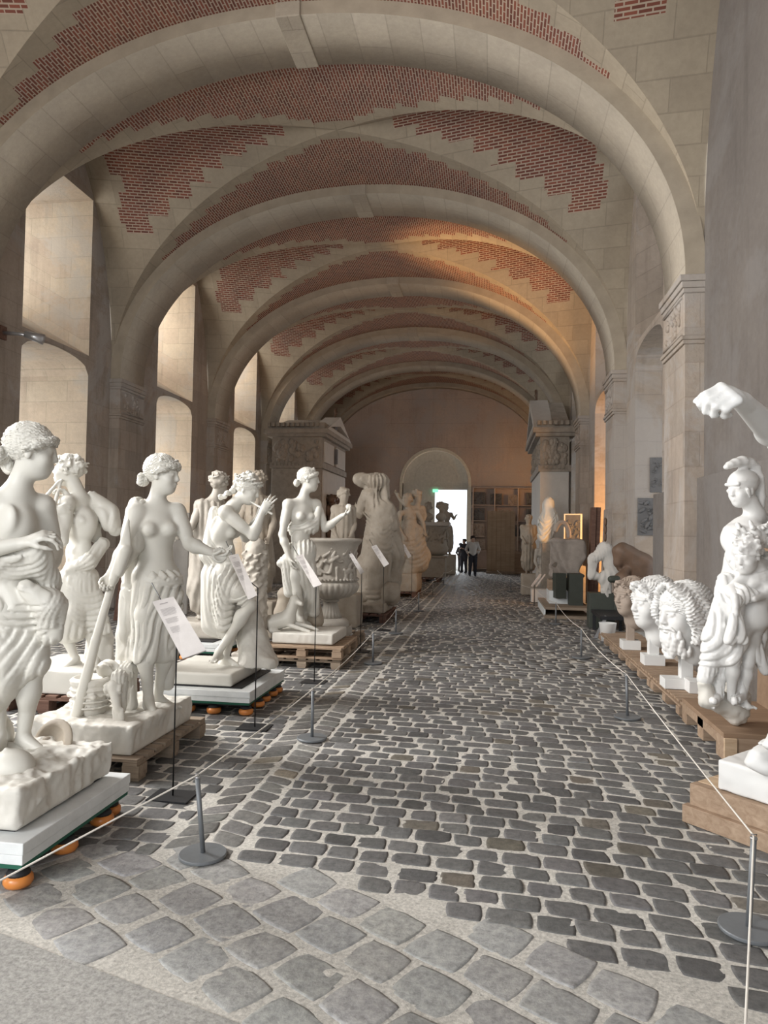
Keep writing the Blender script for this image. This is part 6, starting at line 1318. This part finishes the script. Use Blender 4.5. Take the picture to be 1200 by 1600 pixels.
    Fo = fan(g(1120, 895, -.4), g(1140, 905, -.4), g(1092, 1060, -.3), g(1122, 1065, -.4), 8, base, .014, RT*-.02, 1, 8, .008) + fan(g(1168, 895, -.4), g(1202, 890, -.3), g(1172, 1040, -.3), g(1204, 1040, -.2), 9, base, .013, UP*0, 2, 8, .007) + fan(g(1140, 940, -.5), g(1158, 940, -.5), g(1128, 1060, -.4), g(1156, 1065, -.4), 6, base, .014, RT*.02, 3, 8, .008) + fan(g(1100, 990, -.4), g(1100, 1040, -.4), g(1150, 930, -.4), g(1158, 1010, -.4), 7, base, .014, UP*-.05, 4, 8, .008)
    Fo += [cap(g(1150, 935, -.33), g(1152, 948, -.35), .035, .02, .01), cap(g(1150, 948, -.35), g(1140, 1000, -.33), .02, .04, .01), cap(g(1150, 950, -.34), g(1160, 1000, -.33), .02, .035, .01)]
    sculpt('drapery', base+Fo, .0095, 'plaster_cast', t, lambda P: .004*vnoise(P, 30, 5), .21)
warrior()
# statue outside the right edge whose raised arm reaches in
def reaching():
    D = 3.9; s = 1.25; a = lambda x, y, d=0: at(x, y, D+d)
    t = thing('marble_statue', 'white cast statue at the right edge, only its raised arm, base and foot showing', 'statue', (4.4, 4.35, .228))
    J = dict(hd=a(1262, 640, 0), nk=a(1290, 700, 0), ch=a(1300, 760, 0), pv=a(1300, 900, 0), sA=a(1262, 726, -.15), eA=at(1222, 690, 3.1), wA=at(1160, 628, 2.72), sB=a(1335, 730, .1), eB=a(1350, 830, 0), wB=a(1325, 900, -.2), hA=a(1285, 915, -.05), kA=a(1262, 1040, -.15), aA=a(1222, 1132, -.1), hB=a(1315, 915, .05), kB=a(1310, 1040, 0), aB=a(1315, 1135, 0))
    fw = dirv(-.8, -.6); B = body(J, s, fw, False)+head(J['hd'], fw, UP, s)
    w = J['wA']; d = nrmz(at(1116, 600, 2.55)-w); B += hand(w, d, dirv(-.1, .72, -.68), s*1.2, 1.0, -1, .03, [1.2, 1.4, 1.45, 1.5])
    B += foot(J['aA'], dirv(-.7, -.6), s)+foot(J['aB'], dirv(0, -1), s)+hand(J['wB'], dirv(-.2, -.3, -.9), dirv(-.9, 0, 0), s)
    sculpt('figure', B, .0072, 'plaster_cast', t)
    sculpt('hair', hair(J['hd'], fw, UP, s*1.1, 'curly', 4), .012, 'plaster_cast', t)
    cen = a(1262, 1195, .1); zt = min(J['aA'][2], J['aB'][2])-.075*s
    bs = [sbox((4.44, 4.37, .228+.085), (.30, .24, .085), np.array([[.731, .682, 0], [-.682, .731, 0], [0, 0, 1.]]), .006)]
    sculpt('base', bs, .012, 'plaster_cast', t, lambda P: .003*vnoise(P, 20, 2), .228)
    dr = [cap(at(1185, 1185, 3.85), at(1240, 1160, 3.9), .055, .07, .04), cap(at(1172, 1192, 3.85), at(1200, 1200, 3.8), .03, .04, .02)]
    dr += fan(at(1165, 1180, 3.7), at(1170, 1200, 3.7), at(1240, 1140, 3.8), at(1240, 1185, 3.8), 6, dr[:], .012, UP*.02, 3); dr += [cap(J['hA'], J['kA'], .15, .14, .05), cap(J['hB'], J['kB'], .15, .14, .05)]
    sculpt('drapery', dr, .010, 'plaster_cast', t)
reaching()
# brown crouching cast on the bench
g = lambda x, y, d=0: at(x, y, 12.0+d)
t = thing('animal_cast', 'brown crouching animal-like cast bending over the dark bench', 'sculpture', g(985, 960)*np.array([1, 1, 0])+np.array([0, 0, .36]))
sculpt('body', [cap(g(972, 862), g(1000, 885), .16, .22, .08), cap(g(1000, 885), g(1015, 930), .22, .2, .08), cap(g(968, 862), g(966, 880), .10, .08, .04), cap(g(966, 880), g(968, 888), .06, .06, .03), cap(g(990, 900), g(985, 935), .10, .07, .05), cap(g(972, 905, -.1), g(968, 940, -.1), .13, .09, .05), cap(g(968, 905, -.1), g(980, 890, -.1), .07, .06, .04), cap(g(1005, 930), g(990, 948), .14, .08, .05), cap(g(975, 940, -.1), g(985, 950), .08, .08, .05)], .02, 'bronze', t, lambda P: .018*vnoise(P, 8, 3))
sculpt('legs', [cap(g(965, 925, -.15), g(962, 952, -.15), .03, .03, .01), cap(g(982, 925, -.15), g(984, 952, -.15), .03, .03, .01), cap(g(955, 905, -.15), g(985, 905, -.15), .06, .06, .03)], .02, 'green_black', t)
# bluish white draped fragment
g = lambda x, y, d=0: at(x, y, 12.9+d)
t = thing('marble_fragment', 'pale arched draped fragment standing between the rock and the brown cast', 'sculpture', g(940, 960)*np.array([1, 1, 0]))
fb = [cap(g(930, 872), g(945, 858), .09, .12, .06), cap(g(945, 858), g(958, 895), .11, .12, .06), cap(g(926, 872), g(924, 900), .08, .07, .05), cap(g(930, 900), g(945, 905), .07, .08, .05), cap(g(945, 900), g(950, 950), .10, .06, .05)]
sculpt('body', fb+fan(g(935, 855, -.4), g(955, 860, -.4), g(940, 935, -.4), g(962, 900, -.4), 8, fb, .02, RT*.04, 2, 8, .015), .02, 'temple_pale', t, lambda P: .015*vnoise(P, 8, 3))
b = MB(); q = g(940, 960); b.box((q[0], q[1]+.1, .32), (.45, .35, .64)); b.out('pedestal', M['green_black'], t, bevel=.01)
# grey rock
g = lambda x, y, d=0: at(x, y, 15.6+d)
t = thing('carved_rock', 'large rough grey trapezoid rock on the low stand', 'rock', (4.3, 15.6, .9))
sculpt('rock', [sbox(g(886, 872), (.37, .3, .42), I3, .06), sbox(g(860, 862), (.12, .3, .6), np.stack([dirv(1, 0, .35), AW, dirv(-.35, 0, 1)]), .03, .03, -1), sbox(g(925, 858), (.14, .4, .6), np.stack([dirv(1, 0, -.45), AW, dirv(.45, 0, 1)]), .03, .03, -1)], .025, 'stone_rock', t, lambda P: .03*vnoise(P, 5, 3)+.012*vnoise(P, 17, 4))
sculpt('underside', [ell(g(876, 912), (.26, .22, .16), I3, .05), cap(g(880, 915), g(896, 930), .16, .08, .05)], .025, 'green_black', t, lambda P: .02*vnoise(P, 7, 5))
# draped bust above and arched ring, caryatid torsos
g = lambda x, y, d=0: at(x, y, 18.6+d)
t = thing('draped_figure', 'pale hooded draped figure rising behind the grey rock', 'statue', g(856, 842)*np.array([1, 1, 0]))
db = [ell(g(857, 787), (.13, .13, .17), I3, .04), cap(g(857, 790), g(858, 815), .13, .26, .08), cap(g(858, 815), g(852, 838), .26, .2, .08)]
sculpt('draped_body', db+fan(g(850, 785, -.6), g(866, 785, -.6), g(844, 838, -.6), g(868, 835, -.6), 9, db, .026, UP*-.05, 2, 8, .015)+fan(g(846, 800, -.6), g(846, 825, -.6), g(870, 800, -.6), g(866, 835, -.6), 5, db, .03, UP*-.15, 3, 8, .015), .024, 'marble', t)
_q = g(856, 842); b = MB(); b.box((_q[0], _q[1]+.05, (_q[2]-.02)/2), (.30, .30, _q[2]-.02)); b.out('pedestal', M['temple'], t, bevel=.01)
t2 = thing('architectural_fragment', 'tan curved arch fragment lying on top of the grey rock', 'fragment', g(880, 830))
sculpt('arch', [cap(at(878+11*math.cos(w_), 838-22*math.sin(w_), 15.9), at(878+11*math.cos(w_+.3), 838-22*math.sin(w_+.3), 15.9), .05, None, .02) for w_ in np.arange(0, 2.6, .3)], .02, 'relief_tan', t2)
small_statue(19.2, dict(hd=(848, 846, 0), nk=(848, 856, 0), ch=(848, 866, 0), pv=(848, 890, 0), sA=(839, 860, 0), eA=(836, 876, 0), wA=(840, 888, -.1), sB=(857, 860, 0), eB=(860, 876, 0), wB=(858, 888, -.1), hA=(845, 895, -.1), kA=(844, 912, -.1), aA=(845, 928, 0), hB=(851, 895, .1), kB=(852, 912, .1), aB=(851, 928, .1)), .92, dirv(-.3, -.95), dirv(-.3, -.9), 'marble_grey', 'grey standing caryatid figure left of the rock, under the hooded bust', 1, 0, .024, ped=.25)
small_statue(20.0, dict(hd=(826, 812, 0), nk=(826, 820, 0), ch=(826, 829, 0), pv=(826, 850, 0), sA=(817, 824, 0), eA=(815, 838, 0), wA=(820, 846, -.2), sB=(835, 824, 0), eB=(838, 838, 0), wB=(833, 848, -.2), hA=(823, 854, -.1), kA=(822, 874, -.1), aA=(823, 892, 0), hB=(830, 854, .1), kB=(831, 874, .1), aB=(830, 892, .1)), 1.0, dirv(-.3, -.95), dirv(-.3, -.9), 'marble_warm', 'tall shadowed draped figure at the foot of the narrow temple front', 2, 0, .028, ped=.22)
t = thing('stone_block', 'white stone block on the floor before the grey caryatid', 'block', (3.9, 18.9, 0)); q = fl(843, 941)
b = MB(); b.box((q[0], q[1], .17), (.42, .4, .32)); b.out('block', M['plaster_cast'], t, bevel=.01)
t = thing('stone_block', 'small dark red crate under the white block at the right rope', 'crate', (3.95, 17.9, 0)) if False else None

# ---------------------------------------------------------------- visitors
def visitor(x, y0p, y1p, D, label, face, top, bottom, hairm, pose=0):
    """x px centre, feet px row, head px row"""
    ft = at(x, y0p, D); ft[2] = 0; hh = (y0p-y1p)/F*D; s = hh/1.76; t = thing('person', label, 'person', ft)
    f = face; r_ = nrmz(np.cross(f, UP)); Lp = lambda a, b, c_: ft + s*(r_*a + f*b + UP*c_)
    J = dict(hd=Lp(0, .01, 1.64), nk=Lp(0, -.01, 1.5), ch=Lp(0, 0, 1.30), pv=Lp(0, 0, .98), sA=Lp(-.18, 0, 1.44), sB=Lp(.18, 0, 1.44), hA=Lp(-.09, 0, .93), kA=Lp(-.10, .02, .5), aA=Lp(-.11, -.02, .085), hB=Lp(.09, 0, .93), kB=Lp(.11, .03, .5), aB=Lp(.13, .0, .085))
    if pose == 0: J.update(eA=Lp(-.29, -.04, 1.18), wA=Lp(-.22, .06, .98), eB=Lp(.30, -.04, 1.18), wB=Lp(.22, .06, .98))
    else: J.update(eA=Lp(-.24, .02, 1.17), wA=Lp(-.10, .24, 1.26), eB=Lp(.24, 0, 1.17), wB=Lp(.10, .24, 1.26))
    B = body(J, s, f, False)+head(J['hd'], f, UP, s)+hand(J['wA'], nrmz(J['wA']-J['eA']), -r_*-1, s*.9, .4)+hand(J['wB'], nrmz(J['wB']-J['eB']), -r_, s*.9, .4, -1)
    sculpt('body', B, .018, 'skin', t); sculpt('hair', hair(J['hd'], f, UP, s*1.05, 'curly', 3), .015, hairm, t)
    tp = [ell(J['ch'], (.185*s, .135*s, .2*s), np.stack([r_, f, UP]), .05), cap(J['ch'], J['pv']+UP*.02, .155*s, .165*s, .05)]
    for q in 'AB': tp += [cap(J['nk']-UP*.05, J['s'+q], .07*s, .075*s, .05), cap(J['s'+q], J['e'+q], .075*s, .058*s, .03), cap(J['e'+q], J['w'+q]*.8+J['e'+q]*.2, .056*s, .045*s, .03)]
    sculpt('shirt', tp, .017, top, t)
    tr = []
    for q in 'AB': tr += [cap(J['h'+q], J['k'+q], .115*s, .08*s, .04), cap(J['k'+q], J['a'+q], .08*s, .062*s, .03)]
    tr += [ell(J['pv']-UP*.03, (.185*s, .145*s, .12*s), np.stack([r_, f, UP]), .04)]
    sculpt('trousers', tr, .017, bottom, t)
    for q in 'AB': c = J['a'+q]; sculpt('shoe', [cap(c-UP*.03*s-f*.04*s, c-UP*.045*s+f*.15*s, .045*s, .038*s, .02)], .014, 'cloth_dark', t, None, .002)
    return t
visitor(738.5, 895.5, 833, 28.6, 'visitor in a pale top and dark trousers, nearest of three by the door', dirv(0, -1), 'cloth_white', 'cloth_dark', 'hair_dark')
visitor(725, 887, 834, 31.0, 'middle visitor in dark clothes beside the doorway, holding something up', dirv(-.6, -.8), 'cloth_dark', 'cloth_dark', 'hair_dark', 1)
visitor(719.5, 885.5, 841, 32.0, 'leftmost visitor in grey clothes against the bright doorway', dirv(.5, -.8), 'cloth_grey', 'cloth_grey', 'hair_dark')
